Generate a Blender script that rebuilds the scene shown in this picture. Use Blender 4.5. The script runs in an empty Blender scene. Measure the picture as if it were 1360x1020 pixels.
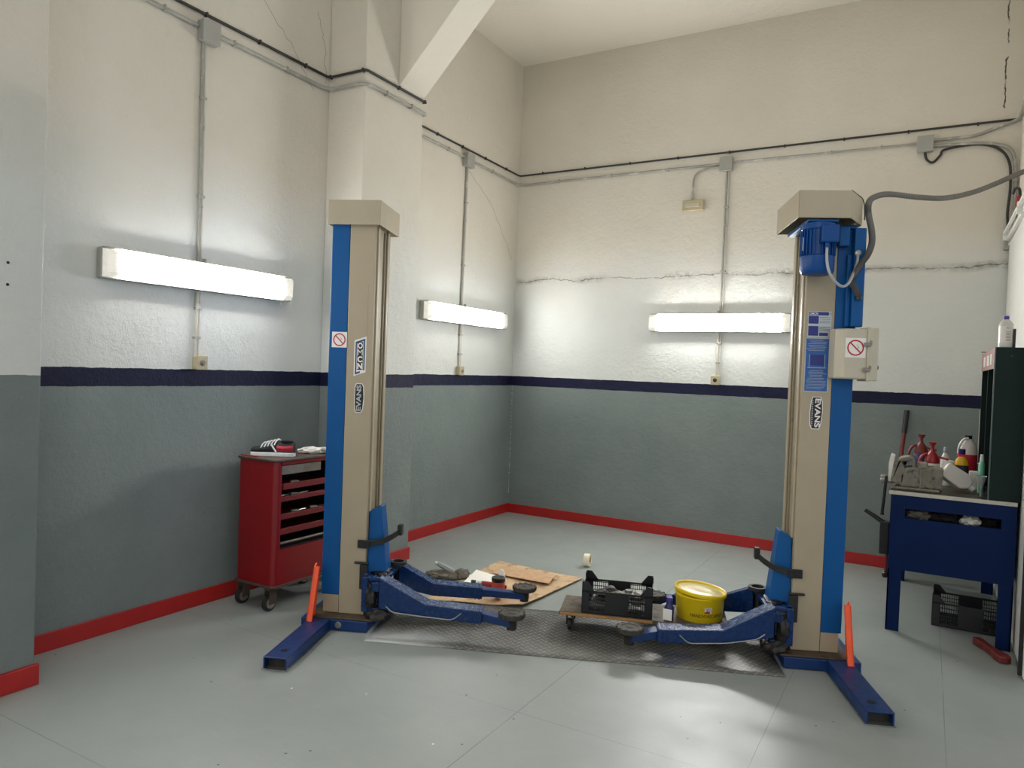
import bpy, bmesh, math, random
from mathutils import Vector, Matrix, noise
random.seed(7)
C = bpy.context.scene
COL = C.collection
PI = math.pi
ANG = math.radians(22.6)
U = Vector((math.cos(ANG), math.sin(ANG), 0)); V = Vector((-math.sin(ANG), math.cos(ANG), 0))
LO = U*0.866 + V*(-3.83)           # origin of the lift frame (midway between the posts, at their front faces)
def W(s, t, z=0): return LO + U*s + V*t + Vector((0, 0, z))

# ------------------------------------------------------------------ materials
def lin(c): return tuple(((x/12.92) if x <= .04045 else ((x+.055)/1.055)**2.4) for x in c)
def rgb(r, g, b): return lin((r/255, g/255, b/255))
class NT:
    def __init__(s, name):
        s.m = bpy.data.materials.new(name); s.m.use_nodes = True
        s.t = s.m.node_tree; s.n = s.t.nodes; s.l = s.t.links
        s.b = s.n['Principled BSDF']
    def node(s, kind, **kw):
        n = s.n.new(kind)
        for k, v in kw.items():
            if k in n.inputs: n.inputs[k].default_value = v
            else: setattr(n, k, v)
        return n
    def link(s, a, b): s.l.new(a, b)
    def math(s, op, a, b=None, c=None, clamp=False):
        n = s.n.new('ShaderNodeMath'); n.operation = op; n.use_clamp = clamp
        for i, v in enumerate((a, b, c)):
            if v is None: continue
            if isinstance(v, (int, float)): n.inputs[i].default_value = v
            else: s.l.new(v, n.inputs[i])
        return n.outputs[0]
    def mix(s, f, a, b):
        n = s.n.new('ShaderNodeMix'); n.data_type = 'RGBA'
        for i, v in ((0, f), (6, a), (7, b)):
            if isinstance(v, (int, float)): n.inputs[i].default_value = v
            elif isinstance(v, tuple): n.inputs[i].default_value = (*v[:3], 1)
            else: s.l.new(v, n.inputs[i])
        return n.outputs[2]
    def noise(s, scale, detail=4, rough=.55, vec=None):
        n = s.node('ShaderNodeTexNoise'); n.inputs['Scale'].default_value = scale
        n.inputs['Detail'].default_value = detail; n.inputs['Roughness'].default_value = rough
        s.l.new(vec if vec else s.coord(), n.inputs['Vector'])
        return n.outputs['Fac']
    def coord(s):
        if not hasattr(s, '_c'): s._c = s.node('ShaderNodeTexCoord').outputs['Object']
        return s._c
    def xyz(s):
        if not hasattr(s, '_x'):
            n = s.node('ShaderNodeSeparateXYZ'); s.link(s.coord(), n.inputs[0]); s._x = n.outputs
        return s._x
    def ramp(s, fac, lo, hi):
        n = s.node('ShaderNodeMapRange'); n.inputs['From Min'].default_value = lo; n.inputs['From Max'].default_value = hi
        s.link(fac, n.inputs['Value']); return n.outputs[0]
    def bump(s, h, strength=.3, dist=.01):
        n = s.node('ShaderNodeBump'); n.inputs['Strength'].default_value = strength; n.inputs['Distance'].default_value = dist
        s.link(h, n.inputs['Height'])
        if hasattr(s, '_b'): s.link(s._b, n.inputs['Normal'])
        s._b = n.outputs[0]; s.link(s._b, s.b.inputs['Normal'])
def mat(name, c, rough=.5, metal=0., var=.12, vs=8., dirt=None, ds=14., dt=(.55, .7), bump=None, alpha=None, spec=.5, emit=None, trans=0., rv=.1, top=False):
    t = NT(name); b = t.b
    c = rgb(*c)
    n1 = t.noise(vs, 5)
    dark = tuple(x*(1-var) for x in c); lite = tuple(min(1, x*(1+var)) for x in c)
    col = t.mix(t.ramp(n1, .3, .7), dark, lite)
    if dirt:
        df = t.ramp(t.noise(ds, 8, .7), *dt)
        if top:   # second colour in noise patches: full on upward faces, faint on the sides
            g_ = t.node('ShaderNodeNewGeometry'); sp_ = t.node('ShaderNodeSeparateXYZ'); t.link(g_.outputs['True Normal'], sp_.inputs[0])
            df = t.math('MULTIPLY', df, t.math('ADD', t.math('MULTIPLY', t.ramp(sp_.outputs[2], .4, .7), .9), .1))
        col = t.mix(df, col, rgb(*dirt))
    t.link(col, b.inputs['Base Color'])
    b.inputs['Metallic'].default_value = metal
    t.link(t.math('ADD', t.math('MULTIPLY', t.noise(vs*3, 3), rv*2), rough-rv), b.inputs['Roughness'])
    b.inputs['Specular IOR Level'].default_value = spec
    if bump: t.bump(t.noise(bump[0], 4), bump[1], bump[2] if len(bump) > 2 else .005)
    if emit: b.inputs['Emission Color'].default_value = (*rgb(*emit[0]), 1); b.inputs['Emission Strength'].default_value = emit[1]
    if trans: b.inputs['Transmission Weight'].default_value = trans
    if alpha is not None: b.inputs['Alpha'].default_value = alpha
    return t.m
M = {}
def wallmat(name, banded=True, plain=False):
    t = NT(name); x, y, z = t.xyz()
    white = t.mix(t.ramp(t.noise(.9, 5), .35, .65), rgb(213, 215, 211), rgb(221, 223, 219))
    upper_cream = t.mix(t.ramp(t.noise(.7, 5, .6), .35, .65), rgb(212, 205, 191), rgb(220, 214, 201))
    white = t.mix(t.ramp(t.math('ADD', z, t.math('MULTIPLY', t.math('SUBTRACT', t.noise(1.2, 5, .6), .5), .9)), 2.3, 3.0), white, upper_cream)  # white gives way to a warmer cream with height, over a noisy transition
    white = t.mix(t.math('MULTIPLY', t.ramp(t.noise(6, 8, .75), .6, .8), .25), white, rgb(176, 168, 152))
    if not plain:
        edge = t.math('MULTIPLY', t.math('SUBTRACT', t.noise(9, 3), .5), .012)
        fine = t.math('MULTIPLY', t.math('SUBTRACT', t.noise(60, 2), .5), .006)
        zz = t.math('ADD', t.math('ADD', z, edge), fine)
        grey = t.mix(t.ramp(t.noise(1.6, 6, .6), .3, .7), rgb(119, 129, 128), rgb(131, 140, 138))
        grey = t.mix(t.math('MULTIPLY', t.ramp(t.noise(22, 6, .8), .66, .74), .35), grey, rgb(160, 165, 162))
        if banded:
            navy = t.mix(t.noise(5), rgb(11, 14, 44), rgb(18, 22, 58))
            low = t.mix(t.math('GREATER_THAN', zz, 1.4166), grey, navy)
            col = t.mix(t.math('GREATER_THAN', zz, 1.5217), low, white)
        else:
            col = t.mix(t.math('GREATER_THAN', zz, 1.486), grey, white)
        if name == 'wall_back_paint':
            # long horizontal crack with flaking plaster, and the vertical crack near the right corner
            wob = t.math('MULTIPLY', t.math('SUBTRACT', t.noise(1.7, 6, .7), .5), .16)
            d = t.math('ABSOLUTE', t.math('SUBTRACT', t.math('ADD', z, wob), 2.57))
            on = t.ramp(t.noise(1.3, 3), .42, .55)
            f = t.math('MULTIPLY', t.ramp(d, .045, 0.), t.math('MULTIPLY', t.ramp(t.noise(13, 7, .8), .45, .62), on))
            col = t.mix(t.math('MULTIPLY', f, .55), col, rgb(120, 112, 100))
            d2 = t.math('ABSOLUTE', t.math('SUBTRACT', t.math('ADD', z, wob), 2.57))
            f2 = t.math('MULTIPLY', t.ramp(d2, .006, .003), t.ramp(t.noise(5, 4), .4, .5))
            col = t.mix(t.math('MULTIPLY', f2, .6), col, rgb(90, 82, 72))
            w2 = t.math('MULTIPLY', t.math('SUBTRACT', t.noise(14, 4), .5), .05)
            d3 = t.math('ABSOLUTE', t.math('SUBTRACT', t.math('ADD', x, w2), 4.475))
            f3 = t.math('MULTIPLY', t.ramp(d3, .007, .003), t.math('GREATER_THAN', z, 3.85))
            f3 = t.math('MULTIPLY', f3, t.ramp(t.noise(9, 3), .42, .5))
            col = t.mix(f3, col, rgb(70, 64, 55))
            chip = t.math('MULTIPLY', t.math('LESS_THAN', x, .014), t.math('MULTIPLY', t.math('LESS_THAN', z, 1.41), t.ramp(t.noise(38, 5, .8), .5, .56)))
            col = t.mix(chip, col, rgb(200, 202, 198))
            t.bump(f, .5, .01)
    else: col = t.mix(t.noise(1.5, 4), rgb(228, 220, 206), rgb(234, 228, 215))
    t.link(col, t.b.inputs['Base Color'])
    t.b.inputs['Roughness'].default_value = .55 if not plain else .8
    t.b.inputs['Specular IOR Level'].default_value = .25
    t.bump(t.noise(2.2, 3), .4, .05)
    t.bump(t.noise(26, 7, .75), 1.0, .010)
    return t.m
M['wall_back'] = wallmat('wall_back_paint'); M['wall'] = wallmat('wall_side_paint'); M['pil'] = wallmat('wall_grey_white_paint', False)
M['plain'] = wallmat('plaster_white', plain=True)
def floormat():
    t = NT('painted_concrete_floor'); x, y, z = t.xyz()
    col = t.mix(t.ramp(t.noise(.8, 6, .6), .3, .7), rgb(137, 144, 141), rgb(151, 157, 153))
    sc = t.node('ShaderNodeMapping'); sc.inputs['Scale'].default_value = (1.2, 9, 1); sc.inputs['Rotation'].default_value = (0, 0, .5); t.link(t.coord(), sc.inputs['Vector'])
    col = t.mix(t.math('MULTIPLY', t.ramp(t.noise(3, 8, .8, sc.outputs[0]), .58, .72), .22), col, rgb(188, 192, 187))
    col = t.mix(t.math('MULTIPLY', t.ramp(t.noise(7, 9, .75), .62, .72), .3), col, rgb(128, 134, 131))
    def vor(scale, thr, c, col, seedvec):
        mp = t.node('ShaderNodeMapping'); mp.inputs['Location'].default_value = seedvec; t.link(t.coord(), mp.inputs['Vector'])
        v = t.node('ShaderNodeTexVoronoi'); v.inputs['Scale'].default_value = scale; t.link(mp.outputs[0], v.inputs['Vector'])
        return t.mix(t.math('MULTIPLY', t.math('LESS_THAN', v.outputs['Distance'], thr), t.ramp(t.noise(2.3, 2, .5, mp.outputs[0]), .5, .52)), col, c)
    col = vor(6, .035, rgb(215, 218, 214), col, (3, 1, 0)); col = vor(9, .05, rgb(70, 74, 74), col, (8, 5, 0))
    w = t.math('MULTIPLY', t.math('SUBTRACT', t.noise(30, 2), .5), .003)
    J = None
    for ax, p, hw in ((x, 2.435, .0020), (y, -5.41, .0015), (y, -4.11, .0012), (x, 4.17, .0018), (x, 3.46, .0013)):
        f = t.math('LESS_THAN', t.math('ABSOLUTE', t.math('SUBTRACT', t.math('ADD', ax, w), p)), hw)
        J = f if J is None else t.math('MAXIMUM', J, f)
    J = t.math('MULTIPLY', J, t.ramp(t.noise(1.1, 2), .3, .45))
    col = t.mix(t.math('MULTIPLY', J, .62), col, rgb(72, 76, 74))
    t.link(col, t.b.inputs['Base Color'])
    t.link(t.math('ADD', t.math('MULTIPLY', t.noise(5, 5, .6), .26), .27), t.b.inputs['Roughness'])
    t.b.inputs['Specular IOR Level'].default_value = .42
    t.bump(t.noise(3.5, 4), .14, .02); t.bump(t.noise(45, 6, .8, sc.outputs[0]), .16, .003); t.bump(t.noise(90, 4, .7), .16, .003)
    return t.m
M['floor'] = floormat()
M['base_red'] = mat('baseboard_red', (166, 30, 28), .4, var=.12, vs=5, dirt=(120, 22, 20), ds=20, dt=(.62, .75), bump=(40, .2))
M['beige'] = mat('beige_enamel', (166, 153, 129), .38, var=.05, vs=4, dirt=(96, 84, 62), ds=42, dt=(.70, .76))
M['beige_hi'] = mat('beige_enamel_clean', (172, 161, 138), .42, var=.05, vs=4, dirt=(120, 105, 80), ds=20, dt=(.7, .8))
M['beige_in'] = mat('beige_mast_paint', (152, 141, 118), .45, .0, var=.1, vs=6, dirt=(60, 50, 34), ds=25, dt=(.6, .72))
M['blue'] = mat('bright_blue_panel', (0, 79, 140), .42, spec=.25, var=.05, vs=3, dirt=(0, 62, 128), ds=30, dt=(.66, .72))
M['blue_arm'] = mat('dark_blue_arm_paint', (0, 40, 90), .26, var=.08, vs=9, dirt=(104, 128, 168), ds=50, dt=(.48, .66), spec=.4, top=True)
M['blue_foot'] = mat('dark_blue_foot_paint', (0, 44, 98), .4, var=.15, vs=9, dirt=(8, 14, 30), ds=24, dt=(.64, .72))
M['blue_bench'] = mat('bench_blue_paint', (0, 28, 74), .5, spec=.15, var=.1, vs=5, dirt=(0, 16, 40), ds=18, dt=(.64, .75))
M['motor'] = mat('motor_blue', (0, 66, 132), .38, spec=.3, var=.08)
M['grease'] = mat('greasy_black_metal', (34, 32, 30), .5, var=.3, vs=20, dirt=(70, 58, 44), ds=30, dt=(.6, .75), bump=(40, .4))
M['rubber'] = mat('black_rubber', (30, 29, 28), .65, var=.2, bump=(60, .3))
M['puck'] = mat('dusty_rubber_pad', (58, 54, 48), .7, var=.25, vs=30, bump=(80, .3))
M['orange'] = mat('orange_guard_paint', (238, 84, 38), .5, var=.06, dirt=(140, 40, 20), ds=50, dt=(.68, .74))
M['rust'] = mat('dirty_base_plate', (74, 62, 46), .6, var=.3, vs=12, dirt=(36, 30, 24), ds=16, dt=(.5, .65))
M['steel'] = mat('worn_steel', (150, 150, 146), .35, .8, var=.15, vs=20)
M['red_cab'] = mat('tool_trolley_red', (128, 8, 18), .38, var=.1, vs=3, dirt=(80, 8, 12), ds=12, dt=(.62, .75))
M['red_in'] = mat('tool_trolley_inner_red', (112, 10, 18), .5, var=.15)
M['dark_in'] = mat('dark_steel_inside', (24, 14, 14), .7)
M['brown_top'] = mat('worn_brown_top', (72, 58, 50), .55, var=.25, vs=20)
M['tarn'] = mat('tarnished_strip', (140, 132, 124), .4, .5, var=.2)
M['white_pl'] = mat('white_plastic', (225, 225, 220), .4, var=.03)
M['cream_pl'] = mat('cream_plastic', (188, 180, 160), .45, var=.05, dirt=(120, 110, 84), ds=14, dt=(.66, .8))
M['yel_pl'] = mat('yellowed_plastic', (182, 170, 138), .45, var=.06)
M['grey_pl'] = mat('grey_junction_plastic', (158, 157, 150), .5, var=.05)
M['conduit'] = mat('grey_pvc_conduit', (158, 156, 148), .4, var=.12, vs=7, dirt=(205, 203, 196), ds=7, dt=(.55, .65))
M['conduit_w'] = mat('painted_white_conduit', (196, 192, 182), .5, var=.08, vs=9, dirt=(128, 124, 112), ds=10, dt=(.58, .66))
M['cable_k'] = mat('black_cable', (46, 44, 42), .55, var=.2)
M['flex'] = mat('grey_flexible_conduit', (112, 110, 106), .5, .2)
M['gcable'] = mat('grey_cable', (170, 172, 172), .4)
M['black'] = mat('black_plastic', (16, 16, 17), .42, var=.2)
M['black_sh'] = mat('black_crate_plastic', (22, 22, 24), .38, var=.2)
M['wood'] = mat('oily_wood', (92, 80, 62), .7, var=.3, vs=10, dirt=(40, 36, 30), ds=9, dt=(.48, .62), bump=(30, .3))
M['wood_edge'] = mat('raw_wood_edge', (166, 122, 74), .7, var=.2, vs=30)
M['card'] = mat('brown_cardboard', (196, 168, 132), .85, var=.12, vs=5, dirt=(134, 92, 72), ds=9, dt=(.5, .70), bump=(14, .25, .006))
M['card_in'] = mat('corrugated_brown_cardboard', (192, 156, 122), .85, var=.14, vs=24)
M['paper'] = mat('white_paper', (238, 236, 228), .8, var=.02)
M['yellow'] = mat('yellow_bucket', (226, 196, 22), .35, var=.05, dirt=(186, 150, 20), ds=10, dt=(.62, .74))
M['yel_lid'] = mat('dirty_lid_film', (196, 178, 104), .35, var=.2, vs=14, dirt=(235, 228, 190), ds=18, dt=(.6, .72), bump=(20, .6, .01))
M['navy_pl'] = mat('navy_plastic', (26, 30, 92), .4)
M['purple'] = mat('purple_plastic', (70, 56, 140), .4)
M['green_cab'] = mat('dark_green_paint', (14, 34, 31), .55, spec=.2, var=.1)
M['green_edge'] = mat('green_paint_worn_edge', (78, 92, 88), .45, .3)
M['cab_label'] = mat('faded_red_sticker', (150, 112, 104), .6, var=.3, vs=40)
M['cloth_w'] = mat('white_cloth', (215, 212, 205), .85, bump=(50, .4))
M['cloth_g'] = mat('greasy_grey_cloth', (112, 108, 98), .9, var=.35, vs=20, bump=(50, .5))
M['cloth_d'] = mat('dark_rag', (34, 32, 36), .9, var=.4, vs=20, bump=(50, .5))
M['shoe_k'] = mat('shoe_black_mesh', (32, 34, 38), .8, bump=(200, .3))
M['shoe_r'] = mat('shoe_red', (170, 26, 44), .6)
M['sole'] = mat('shoe_white_sole', (228, 228, 226), .6)
M['red_pl'] = mat('red_plastic', (140, 20, 28), .4)
M['dred'] = mat('dull_red_paint', (104, 32, 30), .55, var=.15, dirt=(70, 24, 22), ds=20, dt=(.6, .72))
M['vise'] = mat('dirty_grey_cast_iron', (122, 118, 106), .6, .1, var=.22, vs=14, dirt=(52, 48, 42), ds=16, dt=(.55, .68), bump=(50, .4))
M['bench_top'] = mat('oily_bench_top', (70, 66, 58), .5, var=.3, vs=9, dirt=(38, 35, 30), ds=14, dt=(.5, .65))
M['bench_edge'] = mat('chipped_white_edge', (190, 186, 172), .6, var=.1, dirt=(60, 58, 54), ds=30, dt=(.58, .66))
M['bottle_y'] = mat('yellow_bottle', (232, 178, 20), .35)
M['pink'] = mat('pink_liquid', (196, 44, 66), .3, var=.04)
M['clear_w'] = mat('milky_plastic', (214, 208, 202), .3, var=.04)
M['grey_can'] = mat('grey_container', (150, 156, 156), .4, var=.08)
M['mint'] = mat('mint_green_plastic', (120, 190, 160), .4)
M['label'] = mat('bottle_label', (196, 196, 192), .5, var=.1)
M['label_b'] = mat('bottle_label_dark', (40, 40, 48), .5)
M['tape'] = mat('cream_tape', (228, 222, 196), .5)
M['door_w'] = mat('white_painted_door', (228, 228, 222), .5, var=.03)
M['stk_w'] = mat('sticker_white', (232, 226, 222), .4, var=.02)
M['stk_r'] = mat('sticker_red', (176, 20, 34), .4)
M['stk_k'] = mat('sticker_black', (16, 16, 18), .4)
M['stk_b'] = mat('sticker_blue', (16, 74, 116), .4)
M['stk_n'] = mat('sticker_navy', (28, 40, 120), .4)
M['stk_db'] = mat('data_plate_blue', (34, 88, 158), .4, var=.1, vs=30)
M['stk_s'] = mat('data_plate_silver', (176, 182, 184), .35, .3)
M['metal_part'] = mat('dirty_metal_part', (110, 108, 104), .5, .5, var=.25, vs=20, bump=(60, .4))
M['jar'] = mat('orange_red_jar', (190, 70, 50), .4, var=.15, dirt=(200, 130, 90), ds=12, dt=(.55, .65))
def platemat():
    t = NT('checker_plate_steel'); x, y, z = t.xyz()
    # local axes run along the plate; diamond tread as bump
    sc = t.node('ShaderNodeMapping'); sc.inputs['Rotation'].default_value = (0, 0, PI/4); sc.inputs['Scale'].default_value = (27, 27, 1); t.link(t.coord(), sc.inputs['Vector'])
    sp = t.node('ShaderNodeSeparateXYZ'); t.link(sc.outputs[0], sp.inputs[0])
    fx = t.math('FRACT', sp.outputs[0]); fy = t.math('FRACT', sp.outputs[1])
    par = t.math('MODULO', t.math('ABSOLUTE', t.math('ADD', t.math('FLOOR', sp.outputs[0]), t.math('FLOOR', sp.outputs[1]))), 2.)
    def bar(a, b):
        return t.math('MULTIPLY', t.math('LESS_THAN', t.math('ABSOLUTE', t.math('SUBTRACT', a, .5)), .13), t.math('LESS_THAN', t.math('ABSOLUTE', t.math('SUBTRACT', b, .5)), .42))
    b1 = bar(fx, fy); b2 = bar(fy, fx)
    mx = t.node('ShaderNodeMix'); t.link(par, mx.inputs[0]); t.link(b1, mx.inputs[2]); t.link(b2, mx.inputs[3])
    tread = mx.outputs[0]
    base = t.mix(t.ramp(t.noise(2.2, 6, .7), .3, .7), rgb(82, 82, 79), rgb(128, 128, 124))
    # worn pale patch on the left front of the plate, oil-black area in the middle rear
    pale = t.math('MULTIPLY', t.ramp(t.math('ADD', x, t.math('MULTIPLY', t.noise(5, 4), .3)), -.45, -.75), t.ramp(t.math('ADD', y, t.math('MULTIPLY', t.noise(6, 4), .1)), .10, -.02))
    base = t.mix(t.math('MULTIPLY', pale, .85), base, rgb(186, 190, 190))
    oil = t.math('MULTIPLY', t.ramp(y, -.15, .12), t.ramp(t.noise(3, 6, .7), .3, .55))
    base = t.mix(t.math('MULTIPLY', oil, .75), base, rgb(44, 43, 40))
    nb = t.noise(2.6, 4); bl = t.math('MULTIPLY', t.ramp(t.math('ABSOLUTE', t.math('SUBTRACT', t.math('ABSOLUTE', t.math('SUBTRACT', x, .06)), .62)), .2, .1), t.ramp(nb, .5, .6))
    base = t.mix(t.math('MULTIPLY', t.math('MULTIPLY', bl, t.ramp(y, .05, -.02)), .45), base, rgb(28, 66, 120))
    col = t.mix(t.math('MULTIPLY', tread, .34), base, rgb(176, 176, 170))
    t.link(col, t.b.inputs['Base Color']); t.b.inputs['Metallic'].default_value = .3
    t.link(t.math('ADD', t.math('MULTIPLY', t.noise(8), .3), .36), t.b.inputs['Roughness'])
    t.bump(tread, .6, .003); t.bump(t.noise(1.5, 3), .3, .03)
    return t.m
M['plate'] = platemat()
def lampmat(k=1.):
    t = NT('lit_diffuser')
    t.b.inputs['Base Color'].default_value = (.9, .9, .9, 1); t.b.inputs['Roughness'].default_value = .4
    t.b.inputs['Emission Color'].default_value = (1, .995, .965, 1); t.b.inputs['Emission Strength'].default_value = LAMP*k
    return t.m
LAMP = 19.0
M['lamp'] = lampmat(); M['lamp_dim'] = lampmat(.44); M['lamp_new'] = lampmat(1.7); M['lamp_near'] = lampmat(.86)
M['lens_end'] = mat('clear_prismatic_plastic', (190, 188, 176), .2, var=.12, vs=30, emit=((255, 250, 240), .12))

# ------------------------------------------------------------------ mesh helpers
class MB:
    def __init__(s): s.bm = bmesh.new()
    def _v(s, co): return s.bm.verts.new(co)
    def box(s, x0, x1, y0, y1, z0, z1, mtx=None):
        x0, x1 = sorted((x0, x1)); y0, y1 = sorted((y0, y1)); z0, z1 = sorted((z0, z1))
        P = [Vector(p) for p in ((x0,y0,z0),(x1,y0,z0),(x1,y1,z0),(x0,y1,z0),(x0,y0,z1),(x1,y0,z1),(x1,y1,z1),(x0,y1,z1))]
        if mtx: P = [mtx @ p for p in P]
        v = [s._v(p) for p in P]
        for f in ((0,3,2,1),(4,5,6,7),(0,1,5,4),(1,2,6,5),(2,3,7,6),(3,0,4,7)): s.bm.faces.new([v[i] for i in f])
        return s
    def hexa(s, bottom, top):
        n = len(bottom); a = [s._v(p) for p in bottom]; b = [s._v(p) for p in top]
        s.bm.faces.new(a[::-1]); s.bm.faces.new(b)
        for i in range(n): s.bm.faces.new((a[i], a[(i+1) % n], b[(i+1) % n], b[i]))
        return s
    def prism(s, pts, axis, a0, a1, mtx=None):
        # polygon pts in the two other axes, extruded along axis
        def mk(p, a):
            q = [0, 0, 0]; o = [i for i in range(3) if i != axis]; q[o[0]] = p[0]; q[o[1]] = p[1]; q[axis] = a
            q = Vector(q); return mtx @ q if mtx else q
        return s.hexa([mk(p, a0) for p in pts], [mk(p, a1) for p in pts])
    def cyl(s, p0, p1, r0, r1=None, n=20, caps=True):
        return s.tube([p0, p1], [r0, r0 if r1 is None else r1], n, caps)
    def tube(s, pts, r, n=10, caps=True):
        pts = [Vector(p) for p in pts]; N = len(pts)
        rr = r if isinstance(r, (list, tuple)) else [r]*N
        rings = []; up = None
        for i, p in enumerate(pts):
            d = (pts[min(i+1, N-1)]-pts[max(i-1, 0)]).normalized()
            if up is None:
                up = Vector((0, 0, 1)) if abs(d.z) < .9 else Vector((1, 0, 0))
            a = up - d*up.dot(d)
            if a.length < 1e-4: a = Vector((1, .3, .2)) - d*Vector((1, .3, .2)).dot(d)
            a.normalize(); up = a; b = d.cross(a)
            rings.append([s._v(p + a*math.cos(k*2*PI/n)*rr[i] + b*math.sin(k*2*PI/n)*rr[i]) for k in range(n)])
        for i in range(N-1):
            for k in range(n):
                s.bm.faces.new((rings[i][k], rings[i][(k+1) % n], rings[i+1][(k+1) % n], rings[i+1][k]))
        if caps: s.bm.faces.new(rings[0][::-1]); s.bm.faces.new(rings[-1])
        return s
    def lathe(s, c, prof, n=28, axis='z', sx=1, sy=1, mtx=None):
        c = Vector(c); rings = []
        for r, h in prof:
            ring = []
            for k in range(n):
                a = k*2*PI/n; q = Vector((r*math.cos(a)*sx, r*math.sin(a)*sy, h))
                if axis == 'x': q = Vector((q.z, q.x, q.y))
                if axis == 'y': q = Vector((q.x, q.z, q.y))
                if mtx: q = mtx @ q
                ring.append(s._v(c+q))
            rings.append(ring)
        for i in range(len(rings)-1):
            for k in range(n): s.bm.faces.new((rings[i][k], rings[i][(k+1) % n], rings[i+1][(k+1) % n], rings[i+1][k]))
        s.bm.faces.new(rings[0][::-1]); s.bm.faces.new(rings[-1]); return s
    def ring(s, c, r0, r1, h, n=40, mtx=None):
        c = Vector(c); L = []
        for r, z in ((r0, 0), (r1, 0), (r1, h), (r0, h)):
            row = []
            for k in range(n):
                q = Vector((r*math.cos(k*2*PI/n), r*math.sin(k*2*PI/n), z)); q = mtx @ q if mtx else q
                row.append(s._v(c+q))
            L.append(row)
        for i in range(4):
            for k in range(n): s.bm.faces.new((L[i][k], L[i][(k+1) % n], L[(i+1) % 4][(k+1) % n], L[(i+1) % 4][k]))
        return s
    def blob(s, c, size, amp=.25, fr=2.2, sub=3, seed=0, rot=0):
        c = Vector(c); r = bmesh.ops.create_icosphere(s.bm, subdivisions=sub, radius=1)
        R_ = Matrix.Rotation(rot, 3, 'Z')
        for v in r['verts']:
            n_ = noise.noise(v.co*fr+Vector((seed*7.3, seed*3.1, 0)))
            n2 = noise.noise(v.co*fr*3+Vector((seed*2.3, seed*5.1, 9)))
            p = v.co*(1+amp*n_+amp*.5*n2); p = Vector((p.x*size[0], p.y*size[1], max(p.z, -.75)*size[2]))
            v.co = c + R_ @ p
        return s
    def heal(s): bmesh.ops.remove_doubles(s.bm, verts=s.bm.verts, dist=1e-5); return s
OFF = {}
def root_of(o):
    while o.parent: o = o.parent
    return o
def obj(name, mb, m, parent=None, bevel=0., smooth=False, label=None, seg=2, off=None):
    bm = mb.bm
    o_ = off if off is not None else (OFF[root_of(parent).name] if parent else Vector((0, 0, 0)))
    for v in bm.verts: v.co = v.co - o_
    bmesh.ops.recalc_face_normals(bm, faces=bm.faces)
    me = bpy.data.meshes.new(name); bm.to_mesh(me); bm.free()
    if isinstance(m, str): m = M[m]
    me.materials.append(m)
    o = bpy.data.objects.new(name, me); COL.objects.link(o)
    if parent: o.parent = parent
    if smooth:
        me.shade_smooth()
        try: me.set_sharp_from_angle(angle=math.radians(38))
        except Exception: pass
    if bevel:
        b = o.modifiers.new('bevel', 'BEVEL'); b.width = bevel; b.segments = seg; b.limit_method = 'ANGLE'; b.angle_limit = math.radians(40)
        b.harden_normals = False
    if label: o['label'] = label
    return o
def thing(name, label, cat, loc, off=None, rotz=0, group=None):
    o = bpy.data.objects.new(name, None); COL.objects.link(o); o.empty_display_size = .1
    o.location = loc; o.rotation_euler = (0, 0, rotz); OFF[o.name] = Vector(loc) if off is None else Vector(off)
    o['label'] = label; o['category'] = cat
    if group: o['group'] = group
    return o
def solo(name, mb, m, label, cat, origin, bevel=0, smooth=False, group=None, rotz=0, off=None, kind=None):
    o = obj(name, mb, m, None, bevel, smooth, off=Vector(origin) if off is None else Vector(off))
    o.location = origin; o.rotation_euler = (0, 0, rotz)
    o['label'] = label; o['category'] = cat
    if group: o['group'] = group
    if kind: o['kind'] = kind
    return o
def struct(name, mb, m, parent=None, bevel=0, smooth=False):
    o = obj(name, mb, m, parent, bevel, smooth, off=Vector((0, 0, 0))); o['kind'] = 'structure'; return o
def text(name, body, m, parent, loc, h, normal, up, width=None, ext=.0006, bold=0):
    """flat lettering; loc = centre in design coordinates"""
    cu = bpy.data.curves.new(name, 'FONT'); cu.body = body; cu.size = 1; cu.align_x = 'CENTER'; cu.align_y = 'CENTER'; cu.extrude = 0
    cu.offset = bold
    tmp = bpy.data.objects.new(name, cu); COL.objects.link(tmp)
    dg = bpy.context.evaluated_depsgraph_get(); me = bpy.data.meshes.new_from_object(tmp.evaluated_get(dg))
    bpy.data.objects.remove(tmp); bpy.data.curves.remove(cu)
    xs = [v.co.x for v in me.vertices]; ys = [v.co.y for v in me.vertices]
    cx, cy = (min(xs)+max(xs))/2, (min(ys)+max(ys))/2; hh = max(ys)-min(ys); ww = max(xs)-min(xs)
    sy = h/hh; sx = (width/ww) if width else sy
    nrm = Vector(normal).normalized(); upv = Vector(up).normalized(); rt = upv.cross(nrm)
    o_ = OFF[root_of(parent).name]
    for v in me.vertices:
        v.co = Vector(loc) - o_ + rt*((v.co.x-cx)*sx) + upv*((v.co.y-cy)*sy) + nrm*ext
    me.materials.clear(); me.materials.append(M[m] if isinstance(m, str) else m)
    o = bpy.data.objects.new(name, me); COL.objects.link(o); o.parent = parent
    return o
def smooth_path(pts, n=6):
    P = [Vector(p) for p in pts]; out = []
    for i in range(len(P)-1):
        p0 = P[max(i-1, 0)]; p1 = P[i]; p2 = P[i+1]; p3 = P[min(i+2, len(P)-1)]
        for k in range(n):
            t = k/n
            out.append(.5*((2*p1)+(p2-p0)*t+(2*p0-5*p1+4*p2-p3)*t*t+(3*p1-p0-3*p2+p3)*t**3))
    out.append(P[-1]); return out
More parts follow.
